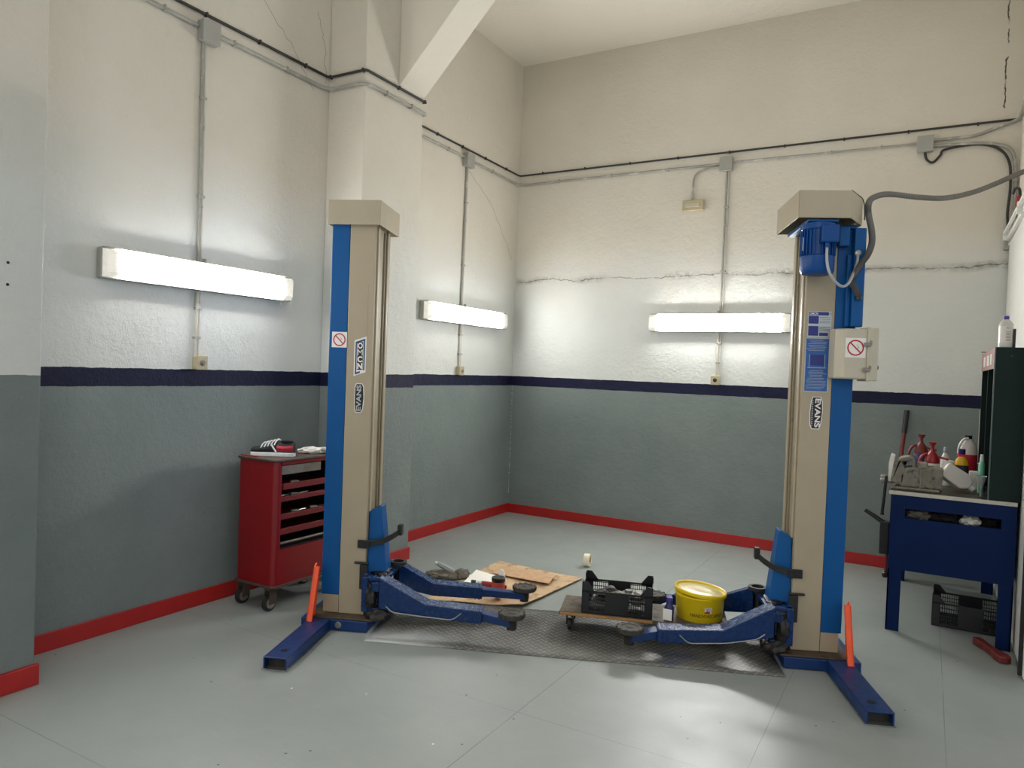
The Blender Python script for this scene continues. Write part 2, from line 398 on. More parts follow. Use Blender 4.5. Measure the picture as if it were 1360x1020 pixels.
def bends(pts, r, n=6):
    """polyline with rounded corners"""
    P = [Vector(p) for p in pts]; out = [P[0]]
    for i in range(1, len(P)-1):
        a, b, c = P[i-1], P[i], P[i+1]; d1 = (a-b); d2 = (c-b)
        rr = min(r, d1.length*.45, d2.length*.45)
        s_, e = b+d1.normalized()*rr, b+d2.normalized()*rr
        for k in range(n+1):
            t = k/n; out.append((1-t)**2*s_+2*t*(1-t)*b+t*t*e)
    out.append(P[-1]); return out

# ------------------------------------------------------------------ the room
WX = 4.60; H = 4.945; YB = -11.0
struct('floor', MB().box(-.3, WX+3.2, YB, .3, -.12, 0), 'floor')
struct('ceiling', MB().box(-.3, WX+3.2, YB, .3, H, H+.15), 'plain')
struct('wall_back', MB().box(-.3, WX+3.2, 0, .25, 0, H), 'wall_back')
struct('wall_left', MB().box(-.3, 0, YB, 0, 0, H), 'wall')
struct('wall_right', MB().box(WX, WX+.2, -2.2, 0, 0, H), 'plain')
struct('trim_pillar_middle', MB().box(0, .36, -2.965, -2.265, 0, H), 'wall', bevel=.006)
struct('trim_pillar_near', MB().box(0, .36, -5.95, -5.17, 0, H), 'pil', bevel=.006)
hb = MB().prism([(.36, 3.76), (.36, H), (2.0, H), (2.0, H-.42), (1.12, H-.42)], 1, -2.585, -2.268)
hb.prism([(2.0, H), (WX+3.2, H), (WX+3.2, H-.42), (2.0, H-.42)], 1, -2.585, -2.268)
struct('trim_ceiling_beam', hb, 'plain', bevel=.006)
def bb(name, x0, x1, y0, y1, h=.1): struct(name, MB().box(x0, x1, y0, y1, 0, h), 'base_red', bevel=.004)
bb('baseboard_left_rear', 0, .015, -2.27, -.015); bb('baseboard_left_middle', 0, .015, -5.17, -2.965)
bb('baseboard_pillar_middle', .36, .378, -2.965, -2.262, .10); bb('baseboard_pillar_near', .36, .385, -5.95, -5.158, .10)
bb('baseboard_back', 0, 3.80, -.016, 0)
# holes left in the near pillar
hl = MB()
for z in (2.0, 1.9): hl.lathe((.3601, -5.325, z), [(.007, 0), (.007, .001)], 12, 'x')
struct('trim_screw_holes', hl, 'stk_k')
# hairline settlement cracks in the plaster
def crack(pts, r=.0022):
    P = [];
    for a, b in zip(pts[:-1], pts[1:]):
        a, b = Vector(a), Vector(b)
        for k in range(8):
            q = a.lerp(b, k/8); j = Vector([random.uniform(-1, 1)*.012 if abs(b[i]-a[i]) > 1e-6 else 0 for i in range(3)]); P.append(q+j)
    P.append(Vector(pts[-1])); return P
ck = MB()
for pts in ([(0, -3.66, 4.1), (0, -3.35, 3.85), (0, -3.12, 3.6)], [(0, -3.1, 4.2), (0, -3.02, 3.95), (0, -3.0, 3.7)], [(0, -1.05, 3.55), (0, -.55, 3.3), (0, -.1, 2.8)]):
    ck.tube(crack(pts), .0016, 4)
struct('trim_plaster_cracks', ck, 'cloth_g')
# the white sliding door on the right with its rail
struct('door_1', MB().box(4.553, 4.585, -2.24, -.03, .01, 2.76), 'door_w', bevel=.003)
struct('trim_door_edge_strip', MB().box(4.533, 4.5528, -2.19, -2.17, .01, 2.7), 'stk_k', bevel=.002)
struct('trim_door_rail', MB().box(4.53, 4.552, -2.24, -.06, 2.765, 2.80).box(4.50, 4.52, -2.24, -.10, 2.80, 2.82).box(4.50, 4.60, -.16, -.12, 2.76, 2.84).box(4.50, 4.60, -1.2, -1.16, 2.76, 2.84), 'door_w', bevel=.003)
# worn white strip where the grey paint stops, by the right corner
struct('trim_corner_strip', MB().box(4.41, 4.425, -.012, 0, .6, 1.405), 'conduit_w', bevel=.003)

# ------------------------------------------------------------------ wiring
blk = MB().tube(bends([(.014, -5.165, 3.745), (.014, -2.979, 3.745), (.374, -2.979, 3.745), (.374, -2.251, 3.745)], .03), .011, 8)
def cable(name, pts, r, m, label, bend=.03, n=8, clips=None, sm=None):
    P = sm if sm else bends(pts, bend)
    t = thing(name, label, 'cable' if 'cable' in name else 'conduit', P[0])
    obj('sheath' if 'cable' in name else 'pipe', MB().tube(P, r, n), m, t, smooth=True)
    if clips:
        for (p, axis) in clips:
            x, y, z = p; e = r+.004
            b = MB().box(x-(e if axis != 'x' else .006), x+(e if axis != 'x' else .006), y-(e if axis != 'y' else .006), y+(e if axis != 'y' else .006), z-(e if axis != 'z' else .006), z+(e if axis != 'z' else .006))
            obj('clip', b, m, t, bevel=.002)
    return t
blk.bm.free()
yc = lambda a, b, st: [a+st*i for i in range(int((b-a)/st)+1)]
cable('black_cable', [(.014, -5.16, 3.745), (.014, -2.98, 3.745), (.376, -2.98, 3.745), (.376, -2.25, 3.745)], .010, 'cable_k', 'black cable clipped along the left wall and round the near side of the pillar',
      clips=[((.014, y, 3.745), 'y') for y in yc(-4.9, -3.1, .42)] + [((.03, -2.98, 3.745), 'x'), ((.35, -2.98, 3.745), 'x'), ((.376, -2.6, 3.745), 'y'), ((.376, -2.27, 3.745), 'y')])
cable('black_cable', [(.014, -2.25, 3.74), (.014, -.016, 3.735), (4.58, -.016, 3.745)], .009, 'cable_k', 'black cable running from behind the pillar round the far corner and along the back wall',
      clips=[((.014, y, 3.738), 'y') for y in yc(-2.0, -.2, .42)] + [((x, -.016, 3.74), 'x') for x in yc(.3, 4.3, .5)])
cable('grey_conduit', [(.016, -5.16, 3.665), (.016, -4.12, 3.655)], .013, 'conduit', 'grey conduit along the left wall above the left of the junction box', clips=[((.016, y, 3.66), 'y') for y in (-4.8, -4.35)])
cable('grey_conduit', [(.016, -3.98, 3.65), (.016, -2.985, 3.65), (.38, -2.985, 3.65), (.38, -2.244, 3.65), (.30, -2.244, 3.65)], .014, 'conduit', 'grey conduit bending around the pillar below the black cable', bend=.09,
      clips=[((.016, y, 3.65), 'y') for y in (-3.85, -3.4)] + [((.38, y, 3.65), 'y') for y in (-2.75, -2.45)])
cable('grey_conduit', [(.016, -2.25, 3.655), (.016, -1.13, 3.65)], .012, 'conduit', 'short grey conduit from behind the pillar to the middle junction box', clips=[((.016, y, 3.652), 'y') for y in (-1.9, -1.4)])
cable('grey_conduit', [(.016, -1.01, 3.645), (.016, -.018, 3.63), (2.22, -.018, 3.635)], .012, 'conduit', 'grey conduit round the far corner to the back wall junction box', bend=.14, clips=[((.016, -.6, 3.64), 'y')] + [((x, -.018, 3.634), 'x') for x in (.5, 1.1, 1.7)])
cable('grey_conduit', [(2.345, -.018, 3.64), (3.865, -.018, 3.63)], .010, 'conduit', 'thin grey conduit linking the two junction boxes on the back wall', clips=[((x, -.018, 3.636), 'x') for x in (2.75, 3.2, 3.6)])
cable('grey_conduit', [(3.99, -.02, 3.645), (4.30, -.02, 3.645), (4.44, -.02, 3.70), (4.58, -.02, 3.74), (4.585, -.5, 3.78)], .013, 'conduit', 'grey conduit rising from the right junction box into the right corner', bend=.1)
cable('grey_conduit', [(3.99, -.02, 3.60), (4.35, -.02, 3.58), (4.54, -.02, 3.53), (4.575, -.02, 3.35), (4.575, -.02, 2.85)], .014, 'conduit', 'grey conduit curving down the right corner to the small switch box', bend=.14, clips=[((4.575, -.02, z), 'z') for z in (3.25, 3.0)])
P = smooth_path([(3.93, -.02, 3.55), (3.945, -.02, 3.49), (3.99, -.02, 3.46), (4.04, -.02, 3.51), (4.08, -.02, 3.56), (4.3, -.02, 3.575), (4.45, -.022, 3.52), (4.525, -.03, 3.40), (4.54, -.03, 3.2), (4.53, -.03, 3.0), (4.54, -.03, 2.84)])
cable('black_cable', None, .010, 'cable_k', 'black cable looping under the right junction box then down beside the right corner', sm=P)
P = smooth_path([(2.22, -.018, 3.61), (2.10, -.018, 3.605), (2.0, -.02, 3.57), (1.965, -.02, 3.5), (1.96, -.02, 3.30)])
cable('grey_conduit', None, .009, 'conduit', 'thin curved conduit dropping to the emergency light on the back wall', sm=P)
def jbox(c, n, label, w=.125):
    x, y, z = c; t = thing('junction_box', label, 'junction box', (x, y, z-.065))
    h = .13; d = .055
    if n == 'x': b = MB().box(x, x+d, y-w/2, y+w/2, z-h/2, z+h/2); l = MB().box(x+d, x+d+.008, y-w/2-.002, y+w/2+.002, z-h/2-.002, z+h/2+.002)
    else: b = MB().box(x-w/2, x+w/2, y-d, y, z-h/2, z+h/2); l = MB().box(x-w/2-.002, x+w/2+.002, y-d-.008, y-d, z-h/2-.002, z+h/2+.002)
    obj('body', b, 'grey_pl', t, .006); obj('lid', l, 'grey_pl', t, .003)
    return t
t = jbox((0, -4.05, 3.63), 'x', 'grey junction box on the left wall above the nearest lamp')
jbox((0, -1.07, 3.625), 'x', 'grey junction box on the left wall beyond the pillar')
jbox((2.28, 0, 3.625), 'y', 'grey junction box on the back wall beside the emergency light', .115)
jbox((3.93, 0, 3.615), 'y', 'grey junction box on the back wall near the right corner', .115)
def drop(p0, p1, m, label, n):
    x0, y0, z0 = p0; x1, y1, z1 = p1
    t = thing('grey_conduit', label, 'conduit', p1)
    P = smooth_path([p0, ((x0*2+x1)/3, (y0*2+y1)/3, (z0*2+z1)/3+.0), p1], 5)
    obj('pipe', MB().tube(P, .010, 8), m, t, smooth=True)
    d = Vector((0, .019, 0)) if n == 'x' else Vector((.019, 0, 0))
    obj('pipe', MB().tube([q+d for q in P], .006, 6), 'conduit_w', t, smooth=True)
    for k in (.25, .7):
        q = Vector(p0).lerp(Vector(p1), k)
        b = MB().box(0 if n == 'x' else q.x-.014, .026 if n == 'x' else q.x+.03, q.y-.014 if n == 'x' else -.026, q.y+.03 if n == 'x' else 0, q.z-.008, q.z+.008)
        obj('clip', b, 'conduit', t, .002)
for (p0, p1, q0, q1, n, nm) in (((.014, -4.078, 3.565), (.014, -4.068, 2.20), (.014, -4.068, 2.01), (.014, -4.075, 1.60), 'x', 'nearest wall lamp'),
                            ((.014, -1.07, 3.56), (.014, -1.09, 2.19), (.014, -1.09, 2.02), (.014, -1.09, 1.60), 'x', 'lamp beyond the pillar'),
                            ((2.283, -.014, 3.56), (2.276, -.014, 2.20), (2.27, -.014, 2.02), (2.264, -.014, 1.605), 'y', 'back wall lamp')):
    drop(p0, p1, 'conduit', 'vertical conduit from the junction box down to the '+nm, n)
    drop(q0, q1, 'conduit_w', 'short painted conduit from the '+nm+' down to its switch', n)
def switch(c, n, label):
    x, y, z = c; t = thing('wall_switch', label, 'switch', (x, y, z-.04))
    if n == 'x':
        obj('back_box', MB().box(x, x+.042, y-.034, y+.042, z-.042, z+.042), 'yel_pl', t, .005)
        obj('cover', MB().box(x+.042, x+.05, y-.036, y+.044, z-.044, z+.044), 'yel_pl', t, .004)
        k = obj('knob', MB().lathe((x+.05, y+.004, z), [(.019, 0), (.019, .004), (.012, .006), (.012, .014)], 20, 'x'), 'tarn', t, smooth=True)
    else:
        obj('back_box', MB().box(x-.04, x+.04, y-.042, y, z-.042, z+.042), 'yel_pl', t, .005)
        obj('cover', MB().box(x-.042, x+.042, y-.05, y-.042, z-.044, z+.044), 'yel_pl', t, .004)
        k = obj('knob', MB().lathe((x, y-.064, z), [(.012, 0), (.012, .008), (.019, .010), (.019, .014)], 20, 'y'), 'rubber', t, smooth=True)
switch((0, -4.048, 1.565), 'x', 'yellowed round switch on the left wall under the nearest lamp')
switch((0, -1.09, 1.563), 'x', 'yellowed switch under the wall lamp beyond the pillar')
switch((2.262, 0, 1.563), 'y', 'yellowed switch on the back wall under its lamp')
t = thing('emergency_light', 'small yellowed emergency light high on the back wall', 'light', (1.975, 0, 3.2))
obj('housing', MB().box(1.872, 2.078, -.055, 0, 3.203, 3.307), 'yel_pl', t, .008)
obj('lens', MB().box(1.905, 2.045, -.064, -.055, 3.235, 3.275), 'cream_pl', t, .004)
t = thing('switch_box', 'small grey switch box in the right corner below the conduits', 'switch box', (4.56, 0, 2.70))
obj('body', MB().box(4.515, 4.597, -.05, 0, 2.70, 2.84), 'grey_pl', t, .006)
obj('knob', MB().lathe((4.57, -.065, 2.745), [(.022, 0), (.026, .015)], 18, 'y'), 'white_pl', t, smooth=True)
t = thing('pull_handle', 'red and black hanging handle by the door rail in the right corner', 'handle', (4.56, -.6, 2.83))
obj('grip', MB().cyl((4.548, -.66, 2.87), (4.556, -.66, 2.99), .02, n=12), 'red_pl', t, smooth=True)
obj('hook', MB().tube(smooth_path([(4.556, -.66, 2.99), (4.55, -.66, 3.04), (4.53, -.60, 3.06), (4.52, -.56, 3.03)]), .01, 8), 'black', t, smooth=True)

# lamps
def lamp(c, n, label, L=1.365, group='fluorescent wall lamps', dm='lamp'):
    """c = left end (as seen facing the wall), bottom of the housing"""
    t = thing('wall_lamp', label, 'lamp', c, off=(0, 0, 0), rotz=(PI/2 if n == 'x' else 0), group=group)
    # local: x along the lamp, -y out of the wall
    hz = .175
    tray = MB().prism([(0, .02), (.02, 0), (.02, 0), (hz-.0, 0)], 0, 0, .01) if False else MB().box(0, L, -.05, 0, 0, hz)
    obj('housing', tray, 'grey_pl', t, .012, seg=3)
    obj('side_rim', MB().box(.004, L-.004, -.078, -.045, .0, .006).box(.004, L-.004, -.078, -.045, hz-.006, hz), 'grey_pl', t, .002)
    e = .085
    obj('diffuser', MB().prism([(-.05, .008), (-.080, .010), (-.097, .025), (-.101, .05), (-.101, hz-.05), (-.097, hz-.025), (-.080, hz-.010), (-.05, hz-.008)], 0, e, L-e), dm, t, label='brightly lit diffuser')
    for x0, x1 in ((.006, e), (L-e, L-.006)):
        obj('diffuser_end', MB().prism([(-.05, .008), (-.083, .014), (-.097, .035), (-.097, hz-.035), (-.083, hz-.014), (-.05, hz-.008)], 0, x0, x1), 'lens_end', t, .004, label='clear plastic end')
    for k in (.3, .62):
        for z in (-.004, hz-.006):
            obj('clip', MB().box(L*k-.015, L*k+.015, -.066, -.04, z, z+.01), 'white_pl', t, .002)
    obj('cable_gland', MB().cyl((L*.5, -.02, hz), (L*.5, -.02, hz+.03), .012, n=10), 'grey_pl', t)
    return t
l1 = lamp((0, -4.71, 2.018), 'x', 'nearest fluorescent lamp, on the left wall in front of the pillar', dm='lamp_near')
obj('pull_knob', MB().tube([(1.29, -.05, -.002), (1.29, -.05, -.02)], .004, 8).lathe((1.29, -.05, -.032), [(.004, 0), (.011, .004), (.011, .010), (.004, .014)], 12), 'white_pl', l1, smooth=True)
lamp((0, -8.0, 2.018), 'x', 'added fill lamp on the left wall behind the viewpoint, out of sight')  # unseen lamp added to brighten the near floor and left wall
lamp((0, -1.755, 2.018), 'x', 'fluorescent lamp on the left wall beyond the pillar', 1.45, dm='lamp_dim')
lamp((1.59, 0, 2.025), 'y', 'fluorescent lamp on the back wall behind the right lift post', 1.34, dm='lamp_new')

# ------------------------------------------------------------------ the lift (design axes: s along the lift, t away from the camera, z up)
def S2W(s, t, z): return W(s, t, z)
def nosmoke(parent, c, w, n, up, rt):
    c, n, up, rt = Vector(c), Vector(n), Vector(up), Vector(rt)
    def F(a, b, d=0): return c+rt*a+up*b+n*d
    h = w/2
    st = obj('no_smoking_sticker', MB().hexa([F(-h, -h), F(h, -h), F(h, h), F(-h, h)], [F(-h, -h, .001), F(h, -h, .001), F(h, h, .001), F(-h, h, .001)]), 'stk_w', parent, label='white no smoking sticker with a red barred circle')
    mt = Matrix((rt, up, n)).transposed()
    m = MB().ring(F(0, 0, .0012), w*.34, w*.41, .0006, 36, mt)
    a = Vector((math.cos(math.radians(135)), math.sin(math.radians(135)))); b = Vector((-a.y, a.x))
    q = [(a*s1*w*.37 + b*s2*w*.032) for s1, s2 in ((-1, -1), (1, -1), (1, 1), (-1, 1))]
    m.hexa([F(p.x, p.y, .0012) for p in q], [F(p.x, p.y, .0018) for p in q])
    obj('barred_circle', m, 'stk_r', st)
    k = MB()
    for (x, y, r) in ((.08, .12, .018), (.13, .08, .02), (.11, .0, .022), (.16, .02, .016), (.05, .17, .012)):
        k.lathe(F(x*w, y*w, .0011), [(r*w, 0), (r*w, .0005)], 8, mtx=mt)
    obj('cigarette_mark', k, 'stk_k', st)
    return st
def lift_post(side, label):
    """side -1 left, +1 right; |s| of inner face 1.245, outer 1.517"""
    g = side; s0 = g*1.38
    t = thing('lift_post', label, 'car lift', W(s0, .15, 0), off=(s0, .15, 0), rotz=ANG, group='car lift posts')
    def bx(mb, a, b, t0, t1, z0, z1): return mb.box(g*a, g*b, t0, t1, z0, z1)
    # base channel, dirty plate, feet
    b = MB(); bx(b, 1.60, 1.19, -.095, .36, 0.004, .066)
    obj('base', b, 'blue_foot', t, .004)
    b = MB(); bx(b, 1.56, 1.17, -.085, .37, .066, .076)
    obj('base_plate', b, 'rust', t, .003, label='oil stained base plate')
    b = MB()
    o1, o2 = 1.545, 1.42
    bx(b, o1, o2, -.70, -.05, .060, .068)                                       # top web
    bx(b, o1, o1-.008, -.70, -.05, .006, .060); bx(b, o2+.008, o2, -.70, -.05, .006, .060)     # side webs
    foot = obj('foot', b, 'blue_foot', t, .002)
    b = MB(); bx(b, o1+.008, o2-.008, -.705, -.05, .0, .006); obj('sole_plate', b, 'steel', foot, .001)
    b = MB().lathe((g*1.475, -.60, .0685), [(.02, 0), (.02, .0008)], 20); obj('bolt_hole', b, 'stk_k', foot)
    b = MB(); bx(b, o1-.01, o2+.01, -.66, -.64, .007, .0595); obj('inner_gusset', b, 'grease', foot)
    if g < 0:
        b = MB().lathe((-1.37, -.098, .036), [(.017, 0), (.02, .003)], 20, 'y'); obj('anchor_bolt', b, 'steel', t, smooth=True)
    # column: folded C profile
    T = .30; zt = 2.445; z0 = .076
    b = MB()
    bx(b, 1.405, 1.245, 0, .012, z0, zt); bx(b, 1.257, 1.245, .012, .045, z0, zt)         # front flange and lip
    bx(b, 1.505, 1.245, T-.012, T, z0, zt); bx(b, 1.257, 1.245, T-.045, T-.012, z0, zt)     # rear flange and lip
    bx(b, 1.505, 1.495, .012, T-.012, z0, zt)                                              # outer web
    bx(b, 1.505, 1.407, .003, .012, z0, .186)                                             # beige skirt below the blue cover
    obj('column', b, 'beige', t, .004)
    b = MB(); bx(b, 1.517, 1.4055, -.001, .010, .186, zt-.005); bx(b, 1.517, 1.506, .010, T-.03, .186, zt-.005)
    obj('cover_panel', b, 'blue', t, .004, label='bright blue cover panel')
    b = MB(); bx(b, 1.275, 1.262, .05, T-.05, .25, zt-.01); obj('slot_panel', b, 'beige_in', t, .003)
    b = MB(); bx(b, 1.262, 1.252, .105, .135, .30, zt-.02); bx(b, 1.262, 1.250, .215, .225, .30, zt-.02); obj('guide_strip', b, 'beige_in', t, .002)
    b = MB(); bx(b, 1.245, 1.235, .03, .055, .70, zt-.02); obj('rail_edge', b, 'beige_hi', t, .003)
    # rubber flap on the front flange
    b = MB(); bx(b, 1.275, 1.225, -.018, .0, .235, .385); bx(b, 1.31, 1.22, -.022, -.006, .388, .402); obj('rubber_flap', b, 'rubber', t, .006)
    # tapered sheath and strap
    A = [(g*1.244, .045, .70), (g*1.175, .06, .735), (g*1.175, .16, .735), (g*1.244, .20, .70)]
    Bm = [(g*1.244, .02, .33), (g*1.13, .05, .33), (g*1.13, .17, .33), (g*1.244, .21, .33)]
    obj('sheath', MB().hexa(Bm, A), 'blue', t, .008, label='tapered bright blue sheath')
    k = .52
    def ribbon(pts, h, th):
        P = smooth_path(pts, 5); m = MB(); R_ = []
        for i, p in enumerate(P):
            d = (P[min(i+1, len(P)-1)]-P[max(i-1, 0)]); d.z = 0; d.normalize(); n_ = Vector((-d.y, d.x, 0))*th/2
            R_.append([m._v(p-n_-Vector((0, 0, h))), m._v(p+n_-Vector((0, 0, h))), m._v(p+n_+Vector((0, 0, h))), m._v(p-n_+Vector((0, 0, h)))])
        for i in range(len(R_)-1):
            for q in range(4): m.bm.faces.new((R_[i][q], R_[i][(q+1) % 4], R_[i+1][(q+1) % 4], R_[i+1][q]))
        m.bm.faces.new(R_[0]); m.bm.faces.new(R_[-1][::-1]); return m
    sp = obj('strap', ribbon([(g*1.285, -.016, k-.012), (g*1.245, -.016, k-.008), (g*1.19, .0, k), (g*1.14, .03, k+.010), (g*1.10, .075, k+.028), (g*1.075, .14, k+.045)], .018, .007), 'rubber', t, .002, label='dark curved retaining strap')
    obj('strap_tip', MB().box(g*1.09, g*1.06, .13, .175, k+.02, k+.088), 'rubber', sp, .006)
    obj('strap_clamp', MB().box(g*1.29, g*1.215, -.026, -.014, k-.034, k+.016), 'black', sp, .004)
    # carriage with lower bracket
    b = MB()
    bx(b, 1.243, 1.10, .0, .30, .295, .32); bx(b, 1.243, 1.10, .0, .30, .12, .145); bx(b, 1.243, 1.215, -.03, .33, .12, .335)
    bx(b, 1.243, 1.12, -.055, .0, .30, .325); bx(b, 1.243, 1.12, -.055, .0, .115, .14); bx(b, 1.243, 1.205, -.065, -.03, .115, .325)
    bx(b, 1.18, 1.13, -.075, -.055, .245, .30)
    bx(b, 1.243, 1.12, .30, .385, .29, .315); bx(b, 1.243, 1.12, .30, .385, .12, .145)
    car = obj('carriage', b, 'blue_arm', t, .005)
    b = MB()
    for tt in (.0, .33): b.cyl((g*1.135, tt, .10), (g*1.135, tt, .338), .026, n=18)
    obj('pivot_pin', b, 'grease', car, .003, smooth=True)
    b = MB().blob((g*1.19, -.045, .20), (.035, .04, .08), .3, seed=3); b.blob((g*1.15, -.03, .10), (.07, .06, .045), .4, seed=5); b.blob((g*1.17, .10, .33), (.05, .09, .012), .3, seed=9)
    obj('greasy_chain', b, 'grease', car, smooth=True)
    b = MB(); b.ring((g*1.105, .23, .335), .035, .055, .022, 24); b.box(g*1.15, g*1.08, .19, .27, .32, .338)
    obj('lock_ring', b, 'rubber', car, .003)
    # arms
    def arm(p0, p1, p2, pp, hw, nm, lab, bar=False):
        """p0 root, p1 elbow, p2 tip, pp pad; each (|s|, t, ztop, zbottom)"""
        a = thing_part = None
        m = MB()
        def off(i, p, q):
            d = Vector((g*(q[0]-p[0]), q[1]-p[1], 0)).normalized(); return Vector((-d.y, d.x, 0))
        P3 = [p0, p1, p2]; rings = []
        nr = off(0, p0, p2)*hw
        for p in P3:
            c = Vector((g*p[0], p[1], 0))
            rings.append([c-nr+Vector((0, 0, p[3])), c+nr+Vector((0, 0, p[3])), c+nr+Vector((0, 0, p[2])), c-nr+Vector((0, 0, p[2]))])
        V_ = [[m._v(q) for q in r] for r in rings]
        for i in range(2):
            for k in range(4): m.bm.faces.new((V_[i][k], V_[i][(k+1) % 4], V_[i+1][(k+1) % 4], V_[i+1][k]))
        m.bm.faces.new(V_[0]); m.bm.faces.new(V_[-1][::-1])
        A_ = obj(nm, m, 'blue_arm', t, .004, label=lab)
        # inner extension
        d = (Vector((g*pp[0], pp[1], 0))-Vector((g*p2[0], p2[1], 0))); dl = d.length; d.normalize(); n_ = Vector((-d.y, d.x, 0))
        c2 = Vector((g*p2[0], p2[1], 0)); zt_, zb_ = p2[2]-.012, p2[3]+.012
        w2 = hw*.72; e = c2+d*dl
        q0 = c2-d*.03; mid = c2+d*.05
        m = MB()
        R_ = []
        for c_, w_, a_, b_ in ((q0, w2, zb_, zt_), (mid, w2, zb_-.004, zt_-.008), (e, .030, pp[2]-.085, pp[2]-.045)):
            R_.append([m._v(c_-n_*w_+Vector((0, 0, a_))), m._v(c_+n_*w_+Vector((0, 0, a_))), m._v(c_+n_*w_+Vector((0, 0, b_))), m._v(c_-n_*w_+Vector((0, 0, b_)))])
        for i in range(2):
            for k in range(4): m.bm.faces.new((R_[i][k], R_[i][(k+1) % 4], R_[i+1][(k+1) % 4], R_[i+1][k]))
        m.bm.faces.new(R_[0]); m.bm.faces.new(R_[-1][::-1])
        obj('extension', m, 'blue_foot', A_, .003)
        z = pp[2]; c = (g*pp[0], pp[1], z)
        m = MB().lathe(c, [(.028, -.10), (.03, -.085), (.032, -.045), (.036, -.038), (.055, -.032)], 24)
        obj('pad_screw', m, 'grease', A_, smooth=True)
        m = MB(); n = 24; prof = [(.066, -.032), (.075, -.028), (.075, -.006), (.066, 0), (.05, .0), (.047, -.004), (.02, -.004), (.017, 0)]
        m.lathe(c, prof, 32)
        for k in range(12):
            an = k*PI/6; m.box(-.010, .010, .064, .079, -.022, .001, Matrix.Translation(c) @ Matrix.Rotation(an, 4, 'Z'))
        obj('rubber_pad', m, 'puck', A_, .0015)
        m = MB()
        for k, (rz, ln) in enumerate(((.012, .02),)):
            m.box(g*(p2[0]+.010), g*(p2[0]+.018), p2[1]-hw-.003, p2[1]+hw+.003, p2[3]-.004, p2[2]+.004)
            m.box(g*(p2[0]+.035), g*(p2[0]+.041), p2[1]-hw-.003, p2[1]+hw+.003, p2[3]-.004, p2[2]+.004)
        obj('end_collar', m, 'blue_foot', A_, .001)
        if bar:
            yb = -hw-.008
            pts = [(g*(p0[0]-.05), p0[1]+yb, p0[3]+.02), (g*(p0[0]-.09), p0[1]+yb-.002, p0[3]-.012), (g*(p1[0]+.02), p1[1]+yb, p1[3]+.014), (g*(p2[0]+.17), p2[1]+yb, p2[3]+.012), (g*(p2[0]+.12), p2[1]+yb, p2[3]+.055)]
            obj('release_rod', MB().tube(bends(pts, .03), .004, 8), 'steel', A_, smooth=True)
        return A_
    if g < 0:
        arm((1.13, -.03, .335, .15), (.845, -.035, .198, .115), (.51, -.02, .176, .104), (.335, -.045, .178), .055, 'arm', 'near blue lifting arm', True)
        arm((1.12, .33, .325, .17), (.905, .385, .197, .115), (.585, .41, .183, .11), (.318, .49, .178), .05, 'arm', 'rear blue lifting arm')
    else:
        arm((1.13, -.05, .34, .17), (.855, -.055, .190, .11), (.50, -.05, .165, .092), (.345, -.09, .165), .058, 'arm', 'near blue lifting arm', True)
        arm((1.12, .35, .33, .17), (.905, .49, .20, .12), (.66, .60, .17, .105), (.53, .62, .155), .05, 'arm', 'rear blue lifting arm')
    # orange guard standing on the foot
    so = 1.535
    b = MB().prism([(-.17, .070), (-.05, .070), (-.005, .29), (-.045, .385), (-.075, .37)], 0, g*(so-.005), g*(so+.003))
    obj('foot_guard', b, 'orange', t, .001, label='orange steel guard plate')
    b = MB().prism([(-.17, .070), (-.155, .070), (-.060, .37), (-.075, .37)], 0, g*(so-.03), g*(so+.003)); obj('guard_flange', b, 'orange', t, .001)
    # cap
    if g < 0:
        b = MB(); z1, z2 = 2.425, 2.572; th = .004
        b.box(-1.531, -1.207, -.044, -.04, z1, z2).box(-1.211, -1.207, -.04, .36, z1, z2).box(-1.531, -1.527, -.04, .36, z1, z2).box(-1.527, -1.211, .356, .36, z1, z2).box(-1.527, -1.211, -.04, .356, z2-th, z2)
        obj('cap', b, 'beige_hi', t, .003, label='beige sheet metal cap')
        # stickers on the front
        f = (0, -1, 0); up = (0, 0, 1); rt = (1, 0, 0)
        nosmoke(t, (-1.452, -.0012, 1.738), .094, f, up, rt)
        st = obj('maker_sticker', MB().prism([(-1.357, 1.737), (-1.283, 1.762), (-1.283, 1.547), (-1.357, 1.522)], 1, -.0005, 0), 'stk_w', t, label='white and blue upright sticker')
        m = MB().prism([(-1.350, 1.728), (-1.29, 1.750), (-1.29, 1.738), (-1.350, 1.716)], 1, -.0008, -.0005).prism([(-1.350, 1.716), (-1.341, 1.719), (-1.341, 1.545), (-1.350, 1.542)], 1, -.0008, -.0005).prism([(-1.299, 1.735), (-1.290, 1.738), (-1.290, 1.560), (-1.299, 1.557)], 1, -.0008, -.0005).prism([(-1.350, 1.542), (-1.318, 1.553), (-1.318, 1.541), (-1.350, 1.530)], 1, -.0008, -.0005)
        obj('blue_border', m, 'stk_b', st)
        m = MB().box(-1.338, -1.302, -.0008, -.0005, 1.560, 1.728); obj('lettering_ground', m, 'stk_k', st)
        for i, ch in enumerate('OMCN'):
            text('letter', ch, 'stk_w', st, (-1.320, -.0008, 1.706-i*.041), .036, f, up, width=.031, bold=(0 if ch == 'M' else .045))
        st = obj('brand_sticker', MB().prism([(-1.338, 1.478), (-1.300, 1.478), (-1.290, 1.46), (-1.286, 1.41), (-1.286, 1.37), (-1.292, 1.32), (-1.304, 1.302), (-1.338, 1.302), (-1.346, 1.32), (-1.348, 1.39), (-1.346, 1.46)], 1, -.0005, 0), 'stk_w', t, label='black and silver sticker reading EVANS upward')
